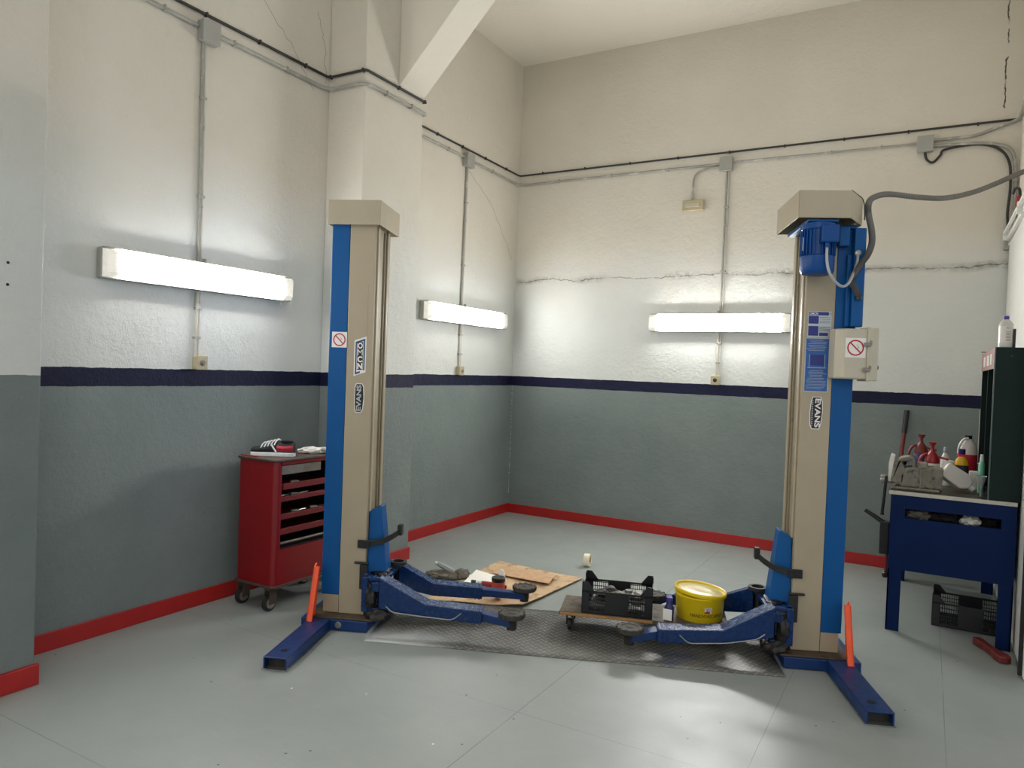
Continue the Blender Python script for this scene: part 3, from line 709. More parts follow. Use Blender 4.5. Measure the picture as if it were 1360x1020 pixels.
        obj('sticker_ground', MB().prism([(-1.335, 1.474), (-1.303, 1.474), (-1.294, 1.457), (-1.290, 1.39), (-1.296, 1.324), (-1.306, 1.306), (-1.335, 1.306), (-1.342, 1.324), (-1.344, 1.39), (-1.342, 1.457)], 1, -.0009, -.0005), 'stk_k', st)
        text('lettering', 'EVANS', 'stk_s', st, (-1.320, -.0009, 1.39), .030, f, (-1, 0, 0), width=.155, bold=.03)
        obj('scratch_line', MB().box(-1.283, -1.280, -.0006, 0, 1.75, 2.08), 'beige_in', t)
    else:
        z1, z2 = 2.47, 2.617; th = .004
        pl = [(1.145, .33), (1.145, -.165), (1.415, -.165), (1.535, .03), (1.535, .33)]
        b = MB()
        for i in range(len(pl)):
            a_, c_ = Vector((*pl[i], 0)), Vector((*pl[(i+1) % len(pl)], 0)); d = (c_-a_).normalized(); n_ = Vector((-d.y, d.x, 0))*th
            b.hexa([a_+Vector((0, 0, z1)), c_+Vector((0, 0, z1)), c_+n_+Vector((0, 0, z1)), a_+n_+Vector((0, 0, z1))], [a_+Vector((0, 0, z2)), c_+Vector((0, 0, z2)), c_+n_+Vector((0, 0, z2)), a_+n_+Vector((0, 0, z2))])
        b.prism(pl, 2, z2-th, z2)
        obj('cap', b, 'beige_hi', t, .002, label='beige sheet metal cap over the motor')
        # head plate and bracket under the cap
        b = MB().box(1.20, 1.50, .0, .29, 2.446, 2.466).box(1.20, 1.36, -.15, .0, 2.452, 2.466); obj('head_plate', b, 'blue', t, .003)
        b = MB().box(1.395, 1.45, -.055, -.002, 2.34, 2.45).box(1.475, 1.535, -.06, -.002, 1.90, 2.44).box(1.45, 1.475, -.03, -.002, 1.90, 2.30)
        obj('cable_duct', b, 'blue', t, .006, label='bright blue upright cable duct')
        mt = obj('motor', MB().lathe((1.27, -.098, 2.17), [(.05, 0), (.078, .006), (.088, .025), (.088, .10), (.080, .105), (.080, .24), (.086, .245), (.086, .275), (.05, .28)], 32), 'motor', t, smooth=True, label='blue electric motor hanging under the cap')
        m = MB()
        for k in range(28):
            m.box(-.002, .002, .076, .092, 2.275, 2.41, Matrix.Translation((1.27, -.098, 0)) @ Matrix.Rotation(k*2*PI/28, 4, 'Z'))
        obj('cooling_fins', m, 'motor', mt)
        m = MB().box(1.255, 1.345, -.225, -.175, 2.33, 2.425).box(1.27, 1.33, -.185, -.165, 2.34, 2.41); obj('terminal_box', m, 'motor', mt, .008)
        m = MB().cyl((1.29, -.20, 2.305), (1.29, -.20, 2.332), .012, n=12); obj('cable_gland', m, 'motor', mt, smooth=True)
        m = MB().box(1.184, 1.190, -.13, -.09, 2.30, 2.37); obj('rating_plate', m, 'stk_s', mt)
        P = smooth_path([(1.29, -.20, 2.31), (1.292, -.20, 2.24), (1.305, -.20, 2.18), (1.34, -.19, 2.13), (1.385, -.17, 2.105), (1.43, -.13, 2.13), (1.465, -.09, 2.19), (1.487, -.072, 2.25), (1.49, -.064, 2.295)])
        obj('motor_cable', MB().tube(P, .0075, 8), 'gcable', t, smooth=True, label='thin pale grey motor cable')
        obj('cable_bush', MB().lathe((1.492, -.072, 2.30), [(.012, 0), (.018, .004), (.018, .012)], 16, 'y'), 'steel', t, smooth=True)
        P = smooth_path([(1.415, -.16, 2.618), (1.48, -.05, 2.622), (1.53, .02, 2.615), (1.545, .03, 2.57), (1.548, .03, 2.50)])
        obj('thin_wire', MB().tube(P, .003, 6), 'cable_k', t, smooth=True)
        # control box (opens to the right)
        z1, z2 = 1.613, 1.885
        b = MB().prism([(1.378, -.015), (1.385, -.09), (1.425, -.135), (1.545, -.135), (1.545, -.004), (1.378, -.004)], 2, z1, z2)
        cb = obj('control_box', b, 'cream_pl', t, .012, seg=3, label='cream plastic electrical control box')
        obj('box_lid', MB().prism([(1.548, -.142), (1.566, -.142), (1.568, -.134), (1.600, -.122), (1.606, -.10), (1.606, .0), (1.548, .0)], 2, z1-.006, z2+.006), 'cream_pl', cb, .008, seg=3)
        obj('seam_flange', MB().prism([(1.538, -.145), (1.550, -.145), (1.550, .004), (1.538, .004)], 2, z1-.010, z2+.010), 'cream_pl', cb, .003)
        for zz in (1.80, 1.665):
            obj('latch', MB().box(1.518, 1.553, -.152, -.143, zz-.011, zz+.011).box(1.525, 1.546, -.156, -.151, zz-.006, zz+.006).box(1.55, 1.558, -.154, -.143, zz+.0, zz+.022), 'tarn', cb, .002)
        obj('knob', MB().lathe((1.606, -.06, 1.68), [(.022, 0), (.018, .012), (.006, .02)], 14, 'x'), 'black', cb, smooth=True)
        obj('mounting_bracket', MB().box(1.44, 1.52, -.004, .0, z1+.02, z2-.02), 'steel', cb)
        f = (0, -1, 0); up = (0, 0, 1); rt = (1, 0, 0)
        nosmoke(t, (1.478, -.1355, 1.782), .105, f, up, rt)
        # data plates
        z = 0
        dp = obj('data_plate', MB().box(1.262, 1.388, -.001, 0, 1.840, 1.985), 'stk_s', t, label='silver and blue data plate')
        m = MB().box(1.266, 1.372, -.0014, -.001, 1.962, 1.981).box(1.266, 1.320, -.0014, -.001, 1.915, 1.958).box(1.266, 1.320, -.0014, -.001, 1.848, 1.902).box(1.325, 1.372, -.0014, -.001, 1.848, 1.866)
        obj('printed_fields', m, 'stk_n', dp)
        text('lettering', 'OMCN', 'stk_w', dp, (1.292, -.0014, 1.9715), .013, f, up, width=.045, bold=.02)
        text('ce_mark', 'CE', 'stk_k', dp, (1.379, -.0012, 1.9715), .010, f, up)
        m = MB()
        for k in range(4): m.box(1.325, 1.384, -.0014, -.001, 1.920+k*.010, 1.922+k*.010)
        for k in range(3): m.box(1.325, 1.384, -.0014, -.001, 1.875+k*.010, 1.878+k*.010)
        obj('printed_lines', m, 'stk_k', dp)
        ip = obj('instruction_plate', MB().box(1.255, 1.384, -.001, 0, 1.533, 1.836), 'stk_s', t, label='tall blue instruction plate')
        obj('plate_ground', MB().box(1.259, 1.380, -.0014, -.001, 1.539, 1.832), 'stk_db', ip)
        m = MB()
        rows = [1.822-k*.0095 for k in range(7)] + [1.652-k*.0085 for k in range(13)]
        for z in rows:
            x0 = 1.264+random.uniform(0, .02); x1 = 1.375-random.uniform(0, .03)
            m.box(x0, x1, -.0018, -.0014, z, z+.0018)
        m.box(1.278, 1.28, -.0018, -.0014, 1.67, 1.745).box(1.361, 1.363, -.0018, -.0014, 1.67, 1.745).box(1.27, 1.37, -.0018, -.0014, 1.668, 1.671)
        obj('printed_text_rows', m, 'stk_s', ip)
        obj('diagram', MB().box(1.285, 1.357, -.0018, -.0014, 1.682, 1.742), 'stk_n', ip)
        st = obj('brand_sticker', MB().prism([(1.306, 1.508), (1.352, 1.508), (1.362, 1.48), (1.364, 1.42), (1.358, 1.36), (1.348, 1.325), (1.306, 1.325), (1.296, 1.35), (1.293, 1.42), (1.298, 1.48)], 1, -.0006, 0), 'stk_w', t, label='black and silver sticker reading EVANS downward')
        obj('sticker_ground', MB().prism([(1.309, 1.504), (1.349, 1.504), (1.358, 1.478), (1.360, 1.42), (1.354, 1.362), (1.345, 1.330), (1.309, 1.330), (1.300, 1.352), (1.297, 1.42), (1.302, 1.478)], 1, -.001, -.0006), 'stk_k', st)
        text('lettering', 'EVANS', 'stk_w', st, (1.336, -.001, 1.417), .030, f, (1, 0, 0), width=.160, bold=.03)
        m = MB()
        for k in range(14): m.box(1.303, 1.311, -.0013, -.001, 1.345+k*.0105, 1.350+k*.0105)
        obj('small_print', m, 'stk_s', st)
    return t
lift_post(-1, 'left beige and blue lift post, with the upright white and blue sticker')
lift_post(1, 'right beige and blue lift post, with motor on top and control box')
# corrugated supply conduit from the right post to the right wall
t = thing('flexible_conduit', 'grey corrugated conduit sweeping from the right lift post to the right wall', 'conduit', W(1.55, .08, 2.1))
pp = [W(1.500, -.085, 2.065), W(1.475, -.085, 2.11), W(1.458, -.085, 2.155), W(1.50, -.085, 2.235), W(1.535, -.085, 2.29), W(1.562, -.06, 2.36), W(1.570, -.02, 2.44), W(1.572, .04, 2.53), W(1.582, .08, 2.60), Vector((3.715, -2.39, 2.665)), Vector((3.782, -2.2, 2.722)), Vector((3.936, -1.95, 2.746)), Vector((4.078, -1.7, 2.785)), Vector((4.227, -1.45, 2.862)), Vector((4.36, -1.25, 2.951)), Vector((4.473, -1.1, 3.032)), Vector((4.575, -.97, 3.10))]
P = smooth_path(pp, 26)
obj('sheath', MB().tube(P, [.0175 if k % 2 else .0135 for k in range(len(P))], 12), 'flex', t, smooth=False)
obj('end_fitting', MB().cyl(P[0]+Vector((0, 0, -.02)), P[0], .016, n=14), 'black', t)

# floor cover plate
t0 = W(0, .18, 0)
mb = MB()
nx, ny = 48, 16
grid = [[mb._v((-1.168+2.343*i/nx, -.22+.78*j/ny, .005+.001*noise.noise(Vector((i*.21, j*.3, 0))))) for j in range(ny+1)] for i in range(nx+1)]
for i in range(nx):
    for j in range(ny): mb.bm.faces.new((grid[i][j], grid[i+1][j], grid[i+1][j+1], grid[i][j+1]))
for f in mb.bm.faces: f.smooth = True
pl = solo('checker_plate', mb, 'plate', 'worn steel checker plate lying on the floor between the lift posts', 'floor plate', tuple(W(0, 0, 0)), off=(0, 0, 0), rotz=ANG)
sm = pl.modifiers.new('thick', 'SOLIDIFY'); sm.thickness = .004; sm.offset = -1

# ------------------------------------------------------------------ tool trolley
x0, x1, y0, y1 = .155, .505, -3.835, -3.20
t = thing('tool_trolley', 'red metal tool trolley with open drawers beside the left lift post', 'tool trolley', (.33, -3.5, 0))
def rprof(x0, x1, y0, y1, r, n=5):
    pts = []
    for cx, cy, a0 in ((x1-r, y0+r, -PI/2), (x1-r, y1-r, 0), (x0+r, y1-r, PI/2), (x0+r, y0+r, PI)):
        for k in range(n+1): a = a0+PI/2*k/n; pts.append((cx+r*math.cos(a), cy+r*math.sin(a)))
    return pts
b = MB().prism(rprof(x0, x1, y0, y1, .035), 2, .17, .395)
arc = lambda cx, cy, a0: [(cx+.035*math.cos(a0+PI/2*k/5), cy+.035*math.sin(a0+PI/2*k/5)) for k in range(6)]
b.prism([(x0, y1)]+arc(x0+.035, y0+.035, PI)+arc(x1-.035, y0+.035, -PI/2)+[(x1, y0+.05), (x1-.015, y0+.05), (x1-.03, y0+.02), (x0+.035, y0+.02), (x0+.02, y0+.035), (x0+.02, y1)], 2, .395, .957)
b.box(x0+.02, x1, y1-.02, y1, .395, .957)
b.box(x1-.015, x1, y0+.04, y1, .935, .957)
obj('body', b.heal(), 'red_cab', t)
obj('inner_liner', MB().box(x0+.021, x0+.03, y0+.022, y1-.021, .40, .95).box(x0+.03, x1-.02, y0+.021, y0+.026, .40, .95).box(x0+.03, x1-.02, y1-.026, y1-.021, .40, .95), 'dark_in', t)
tp = obj('top', MB().prism(rprof(x0-.012, x1+.012, y0-.012, y1+.012, .04), 2, .957, .972), 'brown_top', t, .004, label='dark worn top sheet')
obj('lower_rim', MB().prism(rprof(x0-.012, x1+.012, y0-.012, y1+.012, .04), 2, .155, .17), 'brown_top', t, .003)
obj('label_strip', MB().box(x1-.016, x1-.01, y0+.052, y0+.40, .872, .928), 'tarn', t, label='pale metal strip')
for k, (za, zb) in enumerate(((.775, .815), (.700, .732), (.585, .62), (.488, .528))):
    d = obj('drawer', MB().box(x1-.014, x1-.004, y0+(.07 if k == 0 else .052), y1-.03, za, zb).box(x0+.035, x1-.014, y0+.055, y1-.035, za, za+.006), 'red_in', t, .002)
    obj('drawer_runner', MB().box(x0+.035, x1-.016, y0+.045, y0+.054, za, za+.02), 'dark_in', d)
obj('bottom_strip', MB().box(x1-.012, x1+.002, y0+.052, y1-.03, .430, .442), 'tarn', t, .002)
obj('bottom_shelf', MB().box(x0+.03, x1-.012, y0+.03, y1-.03, .396, .402), 'dark_in', t)
for cx, cy in ((x0+.03, y0+.05), (x1-.06, y0+.04), (x0+.03, y1-.05), (x1-.06, y1-.05)):
    w = obj('caster', MB().lathe((cx-.014, cy-.01, .052), [(.02, -.002), (.046, 0), (.052, .004), (.052, .024), (.046, .028), (.02, .030)], 26, 'x'), 'rubber', t, smooth=True)
    obj('wheel_hub', MB().lathe((cx+.013, cy-.01, .052), [(.034, 0), (.034, .006), (.03, .0065), (.012, .0065)], 22, 'x'), 'tarn', w, smooth=True)
    obj('caster_fork', MB().box(cx+.021, cx+.025, cy-.03, cy+.03, .045, .135).box(cx-.023, cx-.019, cy-.03, cy+.03, .045, .135).box(cx-.023, cx+.025, cy-.035, cy+.035, .135, .155), 'brown_top', w, .002)
# loose tools inside the drawers
for k, (z, n_) in enumerate(((.708, 3), (.593, 5), (.785, 2))):
    for i in range(n_):
        y = y0+.12+i*.09+random.uniform(-.02, .02); x = x1-.07+random.uniform(-.03, .02)
        if i % 2: mb = MB().cyl((x, y, z+.016), (x+.01, y+.045, z+.016), .014, n=12).cyl((x+.008, y+.045, z+.016), (x+.01, y+.06, z+.016), .008, n=10)
        else: mb = MB().cyl((x, y, z+.012), (x-.005, y+.08, z+.012), .006, n=8).ring((x, y-.01, z+.006), .006, .014, .012, 14)
        solo('wrench_socket' if i % 2 else 'ring_spanner', mb, 'steel', 'small steel tool lying in an open drawer of the red trolley', 'tool', (x, y, z), group='tools in the trolley drawers', smooth=True)

# sneaker on the trolley
def sneaker(loc, rotz, label, mats=('shoe_k', 'shoe_r', 'sole')):
    t = thing('sneaker', label, 'shoe', loc, off=(0, 0, 0), rotz=rotz)
    L = .29
    # x from toe (0) to heel (L); profile of half widths and heights
    st = [(0, .016, .044, .0), (.015, .034, .058, 0), (.06, .046, .070, 0), (.10, .047, .080, 0), (.14, .042, .092, 0), (.18, .038, .100, 0), (.22, .037, .090, 0), (.26, .036, .096, 0), (.283, .026, .098, 0), (.29, .010, .09, 0)]
    def loftm(st, z0, zf, inset=1.0, n=14):
        m = MB(); rings = []
        for x, w, h, _ in st:
            ring = []
            for k in range(n):
                a = PI*2*k/n; yy = math.cos(a)*w*inset; zz = math.sin(a)
                z = z0+(zf(h)-z0)*(.5+.5*zz) if True else 0
                yy *= (1 if zz < 0 else (1-.35*zz**2))
                ring.append(m._v((x, yy, z)))
            rings.append(ring)
        for i in range(len(rings)-1):
            for k in range(n): m.bm.faces.new((rings[i][k], rings[i][(k+1) % n], rings[i+1][(k+1) % n], rings[i+1][k]))
        m.bm.faces.new(rings[0][::-1]); m.bm.faces.new(rings[-1]); return m
    obj('upper', loftm(st, .018, lambda h: h), mats[0], t, smooth=True)
    m = MB(); prof = [(x, w*1.10+.002) for x, w, h, _ in st]
    n = len(prof); bot = [(x, -w) for x, w in prof]+[(x, w) for x, w in prof[::-1]]
    m.prism(bot, 2, 0, .026)
    obj('sole', m, mats[2], t, .005)
    obj('side_panel', loftm([(x, w*1.04+.001, h*.93, 0) for x, w, h, _ in st if .14 < x < .284], .022, lambda h: h), mats[1], t, smooth=True)
    m = MB()
    for k in range(5):
        x = .085+k*.022; z = .080+k*.0055
        m.tube(smooth_path([(x-.008, -.040, z-.026), (x, -.024, z-.001), (x+.006, 0, z+.008), (x+.012, .024, z-.001), (x+.016, .038, z-.02)], 4), .0045, 6)
    m.tube(smooth_path([(.145, -.044, .085), (.16, -.046, .06), (.18, -.046, .032)], 4), .006, 6)
    obj('laces', m, mats[2], t, smooth=True)
    m = MB().lathe((.235, 0, .088), [(.018, 0), (.030, .006), (.033, .014), (.028, .014), (.02, .002)], 20, sx=1.35, sy=.8)
    obj('collar', m, mats[0], t, smooth=True)
    return t
sneaker((.195, -3.765, .972), math.radians(28), 'black and red sneaker with white sole and laces, on the red trolley top')
mb = MB().blob((.39, -3.42, .992), (.09, .05, .024), .45, 3, 3, 2, .6).blob((.44, -3.34, .988), (.06, .04, .018), .5, 3, 3, 8, .3)
mb.tube(smooth_path([(.34, -3.50, .99), (.38, -3.45, 1.012), (.41, -3.40, 1.005), (.45, -3.36, 1.01), (.49, -3.3, .985)], 5), .005, 6)
solo('crumpled_cloth', mb, 'cloth_w', 'crumpled white cloth on the trolley top behind the sneaker', 'cloth', (.4, -3.4, .972), smooth=True)
solo('flat_ruler', MB().box(.158, .30, -3.815, -3.79, .972, .977), 'red_pl', 'thin red and pale strip lying at the front edge of the trolley top', 'ruler', (.2, -3.8, .972))

# ------------------------------------------------------------------ bench
bx0, bx1, by0, by1 = 3.858, 4.535, -1.76, -.30
t = thing('workbench', 'blue steel workbench with a slotted front panel in the right corner', 'workbench', (4.2, -1.0, 0))
obj('bench_top', MB().box(bx0-.008, bx1, by0+.002, by1, .885, .905), 'bench_top', t, .003, label='oily dark bench top')
obj('top_edge', MB().box(bx0-.012, bx1, by0-.006, by0+.0015, .882, .906), 'bench_edge', t, .002, label='chipped white front edge')
b = MB().prism([(bx0, .39), (bx1, .39), (bx1, .882), (bx0, .882)], 1, by0+.012, by0+.013) if False else MB()
b.box(bx0, bx1, by0, by0+.02, .797, .882).box(bx0, bx1, by0, by0+.02, .40, .735).box(bx0, 3.941, by0, by0+.02, .735, .797).box(4.458, bx1, by0, by0+.02, .735, .797)
b.heal(); obj('front_panel', b, 'blue_bench', t, .001)
obj('side_panel', MB().box(bx0, bx0+.018, by0+.02, by1, .40, .882), 'blue_bench', t, .002)
obj('side_panel', MB().box(bx1-.018, bx1, by0+.02, by1, .40, .882), 'blue_bench', t, .002)
obj('shelf', MB().box(bx0+.018, bx1-.018, by0+.02, by1, .715, .730), 'stk_k', t)
for lx in (bx0+.0, bx1-.078):
    for ly in (by0+.001, by1-.08):
        obj('leg', MB().box(lx, lx+.078, ly, ly+.012, 0, .40).box(lx, lx+.01, ly, ly+.078, 0, .40) if lx < 4 else MB().box(lx, lx+.078, ly, ly+.012, 0, .40).box(lx+.068, lx+.078, ly, ly+.078, 0, .40), 'blue_bench', t, .002)
for k, (x, y, m, sz) in enumerate(((4.02, -1.66, 'cloth_g', (.07, .06, .032)), (4.15, -1.64, 'cloth_d', (.09, .06, .03)), (4.30, -1.67, 'cloth_w', (.055, .05, .035)), (4.40, -1.62, 'cloth_d', (.05, .05, .03)))):
    solo('rag', MB().blob((x, y, .752), sz, .45, 3, 3, k+11), m, ['grey greasy rag at the left end of the bench slot', 'dark rag in the middle of the bench slot', 'crumpled whitish rag in the right half of the bench slot', 'dark rag at the right end of the bench slot'][k], 'rag', (x, y, .73), smooth=True)
# vise
t = thing('bench_vise', 'large grey dirty bench vise on the left front of the workbench', 'vise', (3.98, -1.58, .905))
b = MB().box(3.87, 4.13, -1.68, -1.46, .905, .925).prism([(3.90, .925), (4.14, .925), (4.145, 1.055), (4.09, 1.065), (4.00, 1.055), (3.98, 1.06), (3.93, 1.05), (3.90, 1.0)], 1, -1.66, -1.50)
b.prism([(3.995, 1.045), (4.06, 1.055), (4.055, 1.085), (4.0, 1.085)], 1, -1.665, -1.495)
obj('fixed_body', b, 'vise', t, .012, seg=3)
b = MB().prism([(3.845, .955), (3.89, .93), (3.925, .95), (3.93, 1.04), (3.905, 1.085), (3.965, 1.10), (3.965, 1.06), (3.985, 1.05), (3.985, 1.105), (3.95, 1.125), (3.90, 1.112), (3.862, 1.07)], 1, -1.66, -1.50)
obj('moving_jaw', b, 'vise', t, .010, seg=3)
obj('jaw_cover', MB().prism([(3.833, .95), (3.852, .95), (3.860, 1.06), (3.866, 1.12), (3.842, 1.128), (3.832, 1.07)], 1, -1.65, -1.52), 'cloth_w', t, .004, label='pale jaw cover plate')
obj('rib', MB().box(4.015, 4.027, -1.672, -1.655, .925, 1.05).box(4.08, 4.09, -1.670, -1.655, .925, 1.06).prism([(4.09, .935), (4.10, .935), (4.145, 1.03), (4.135, 1.035)], 1, -1.668, -1.655), 'vise', t, .003)
obj('screw', MB().cyl((3.79, -1.62, .955), (3.90, -1.62, .96), .022, n=18).lathe((3.79, -1.62, .955), [(.03, -.004), (.034, .004), (.034, .022), (.026, .03)], 20, 'x'), 'steel', t, smooth=True)
obj('handle', MB().cyl((3.822, -1.655, .985), (3.806, -1.655, .735), .0095, n=12).lathe((3.806, -1.655, .722), [(.004, 0), (.013, .004), (.013, .014), (.008, .02)], 12), 'stk_k', t, smooth=True, label='black handle bar hanging down')
# cabinet standing on the bench end
cx0, cy0, cy1, cz0, cz1 = 4.388, -1.755, -.52, .906, 1.842
t = thing('green_cabinet', 'dark green open sided cabinet standing on the right of the workbench', 'cabinet', (4.46, -1.1, cz0))
b = MB().box(cx0, 4.548, cy0, cy0+.02, cz0, cz1).box(cx0, 4.548, cy1-.02, cy1, cz0, cz1).box(4.535, 4.548, cy0+.02, cy1-.02, cz0, cz1).box(cx0, 4.535, cy0+.02, cy1-.02, cz1-.015, cz1).box(cx0, 4.535, cy0+.02, cy1-.02, cz0, cz0+.015)
b.box(cx0, 4.535, -1.14, -1.12, cz0+.015, cz1-.015)
obj('body', b, 'green_cab', t, .002)
obj('front_edge', MB().box(cx0-.008, cx0-.0005, cy0-.001, cy0+.018, cz0, cz1), 'green_edge', t, .001, label='worn pale edge')
hd = obj('header_panel', MB().box(cx0-.006, cx0-.0005, cy0+.02, cy1, cz1-.13, cz1), 'cab_label', t, label='faded reddish header strip')
for ya, yb_ in ((-1.52, -1.38), (-1.27, -1.08), (-.92, -.75)): obj('faded_mark', MB().box(cx0-.0075, cx0-.006, ya, yb_, 1.74, 1.81), 'label', hd)
obj('screw', MB().lathe((4.47, cy0-.002, 1.79), [(.006, 0), (.006, .002)], 12, 'y'), 'stk_k', t)
obj('hinge_tab', MB().box(cx0-.03, cx0, -.86, -.84, cz1, cz1+.006), 'stk_k', t)
# bottles
def bottle(name, label, x, y, z, r, prof, m, cap, cm, sx=1, sy=1, extra=None, rot=None, lbl=None, n=28):
    t = thing(name, label, 'bottle', (x, y, z))
    obj('body', MB().lathe((x, y, z), prof, n, sx=sx, sy=sy), m, t, smooth=True)
    obj('cap', MB().lathe((x, y, z), cap, 20), cm, t, smooth=True)
    if lbl:
        z0, z1, rr, lm = lbl
        obj('paper_label', MB().lathe((x, y, z), [(rr*1.012, z0), (rr*1.012, z1)], n, sx=sx, sy=sy), lm, t, smooth=True)
    if extra: extra(t)
    return t
bt = bottle('spray_bottle', 'clear grey bottle with blue cap standing on the green cabinet', 4.435, -1.70, cz1, .038, [(.034, 0), (.038, .005), (.038, .142), (.028, .16), (.015, .172)], 'label', [(.014, .172), (.015, .174), (.015, .192), (.012, .194)], 'purple', lbl=(.03, .13, .038, 'clear_w'))
text('label_heading', 'W-7', 'stk_k', bt, (4.447, -1.70-.0375, cz1+.118), .010, (.25, -1, 0), (0, 0, 1))
mm = MB()
for k in range(7): mm.box(4.433, 4.457, -1.7405, -1.7385, cz1+.04+k*.009, cz1+.042+k*.009)
obj('label_text', mm, 'cloth_g', bt)
solo('black_holder', MB().box(4.474, 4.486, -1.72, -1.66, cz1, cz1+.115), 'stk_k', 'thin black upright object behind the bottle on the green cabinet', 'holder', (4.48, -1.69, cz1), bevel=.003)
def pump(x, y, h, label, bm_, capm, neck):
    t = thing('pump_sprayer', label, 'sprayer', (x, y, .905))
    z = .905
    obj('tank', MB().lathe((x, y, z), [(.044, 0), (.05, .006), (.05, neck-.05), (.046, neck-.02), (.036, neck)], 28), bm_, t, smooth=True)
    obj('pump_head', MB().lathe((x, y, z), [(.044, neck-.012), (.045, neck+.01), (.032, neck+.045), (.018, neck+.06), (.013, neck+.07), (.010, h-.03), (.022, h-.008), (.026, h)], 24), capm, t, smooth=True)
    obj('nozzle', MB().tube([(x+.02, y-.01, z+neck+.035), (x+.075, y-.02, z+neck+.025), (x+.095, y-.02, z+neck+.02)], [.008, .006, .009], 8), capm, t, smooth=True)
    obj('trigger', MB().tube(smooth_path([(x-.02, y, z+neck+.045), (x-.05, y-.01, z+neck+.04), (x-.07, y-.015, z+neck+.01), (x-.078, y-.015, z+neck-.04)], 4), .010, 8), capm, t, smooth=True)
    return t
pump(4.080, -1.36, .305, 'pump sprayer with red head and pale tank just behind the vise', 'clear_w', 'red_pl', .175)
pump(4.012, -1.10, .335, 'pump sprayer with dark red head and navy tank farthest behind the vise', 'navy_pl', 'dred', .21)
bottle('clear_bottle', 'small clear bottle with lilac cap behind the bench vise', 4.165, -1.0, .905, .03, [(.028, 0), (.03, .005), (.03, .17), (.012, .21)], 'clear_w', [(.013, .21), (.013, .245), (.010, .249)], 'grey_can')
bottle('oil_bottle', 'yellow oil bottle with navy cap and dark label on the workbench', 4.257, -1.2, .905, .043, [(.04, 0), (.043, .005), (.043, .155), (.034, .185), (.018, .205)], 'bottle_y', [(.02, .225), (.021, .227), (.021, .258), (.018, .261)], 'navy_pl', sx=1, sy=.7, lbl=(.05, .15, .043, 'label_b'))
t = thing('coolant_jug', 'translucent jug half full of pink liquid behind the yellow bottle', 'jug', (4.302, -.95, .905))
obj('body', MB().lathe((4.302, -.95, .905), [(.06, .208), (.06, .235), (.05, .275), (.03, .305), (.02, .32)], 28, sy=.75), 'clear_w', t, smooth=True)
obj('liquid', MB().lathe((4.302, -.95, .905), [(.055, 0), (.0605, .006), (.0605, .208)], 28, sy=.75), 'pink', t, smooth=True, label='pink coolant')
obj('cap', MB().lathe((4.302, -.95, .905), [(.021, .318), (.023, .32), (.023, .343)], 20), 'stk_k', t, smooth=True)
obj('handle', MB().tube(smooth_path([(4.30, -.98, 1.225), (4.27, -.99, 1.215), (4.248, -.99, 1.17), (4.243, -.985, 1.12)], 4), .009, 8), 'clear_w', t, smooth=True)
# slanted cream canister lying on the bench
R1 = Matrix.Translation((4.225, -1.50, .995)) @ Matrix.Rotation(math.radians(8), 4, 'Z') @ Matrix.Rotation(math.radians(34), 4, 'Y') @ Matrix.Rotation(math.radians(-22), 4, 'X')
t = thing('tipped_canister', 'cream plastic canister tipped over in front of the yellow bottle', 'canister', (4.22, -1.5, .905))
b = MB().prism([(-.095, -.052), (.045, -.058), (.085, -.024), (.09, .024), (.045, .058), (-.095, .052)], 1, -.03, .03, R1)
obj('body', b, 'clear_w', t, .010, seg=3)
obj('neck', MB().cyl(R1 @ Vector((.085, 0, 0)), R1 @ Vector((.115, 0, 0)), .022, n=16), 'white_pl', t, smooth=True)
solo('paint_can', MB().lathe((4.18, -1.18, .905), [(.034, 0), (.036, .004), (.036, .168), (.032, .172)], 24), 'white_pl', 'white can with dark marks between the vise and the yellow bottle', 'can', (4.18, -1.18, .905), smooth=True)
solo('white_cup', MB().lathe((4.39-.035, -.85, .905), [(.022, 0), (.028, .14), (.024, .14), (.02, .13)], 20), 'white_pl', 'small white cup beside the green cabinet', 'cup', (4.355, -.85, .905), smooth=True)
solo('white_carton', MB().box(4.30, 4.355, -1.33, -1.26, .905, 1.03), 'cloth_w', 'crumpled white carton between the tipped canister and the cabinet', 'carton', (4.33, -1.3, .905), bevel=.008)
bottle('mint_bottle', 'slim bottle with mint green body and white top against the cabinet', 4.362, -1.42, .905, .018, [(.017, 0), (.018, .004), (.018, .19), (.012, .205)], 'mint', [(.012, .205), (.013, .207), (.010, .25)], 'white_pl')
solo('funnel', MB().lathe((4.352, -1.62, .905), [(.006, 0), (.007, .05), (.030, .125), (.031, .13), (.027, .125), (.004, .05)], 24), 'grey_can', 'translucent funnel standing on the bench by the green cabinet', 'funnel', (4.352, -1.62, .905), smooth=True)
solo('dark_clutter_tray', MB().box(4.02, 4.20, -.75, -.55, .905, .985), 'label_b', 'dark tray at the rear of the workbench behind the vise', 'tray', (4.1, -.65, .905), bevel=.004)
# clamp at the left side of the bench
t = thing('side_clamp', 'black lever clamp hanging on the left side of the blue workbench', 'clamp', (3.82, -1.6, .45))
obj('body', MB().box(3.795, 3.855, -1.62, -1.56, .455, .675), 'black', t, .008)
obj('lever', MB().tube([(3.815, -1.60, .665), (3.70, -1.60, .735)], [.016, .013], 10), 'black', t, smooth=True)
obj('threaded_rod', MB().cyl((3.84, -1.60, .33), (3.842, -1.60, .455), .008, n=10), 'dred', t, smooth=True)
obj('foot', MB().lathe((3.838, -1.60, .30), [(.014, 0), (.018, .005), (.018, .03), (.01, .035)], 14), 'grease', t, smooth=True)
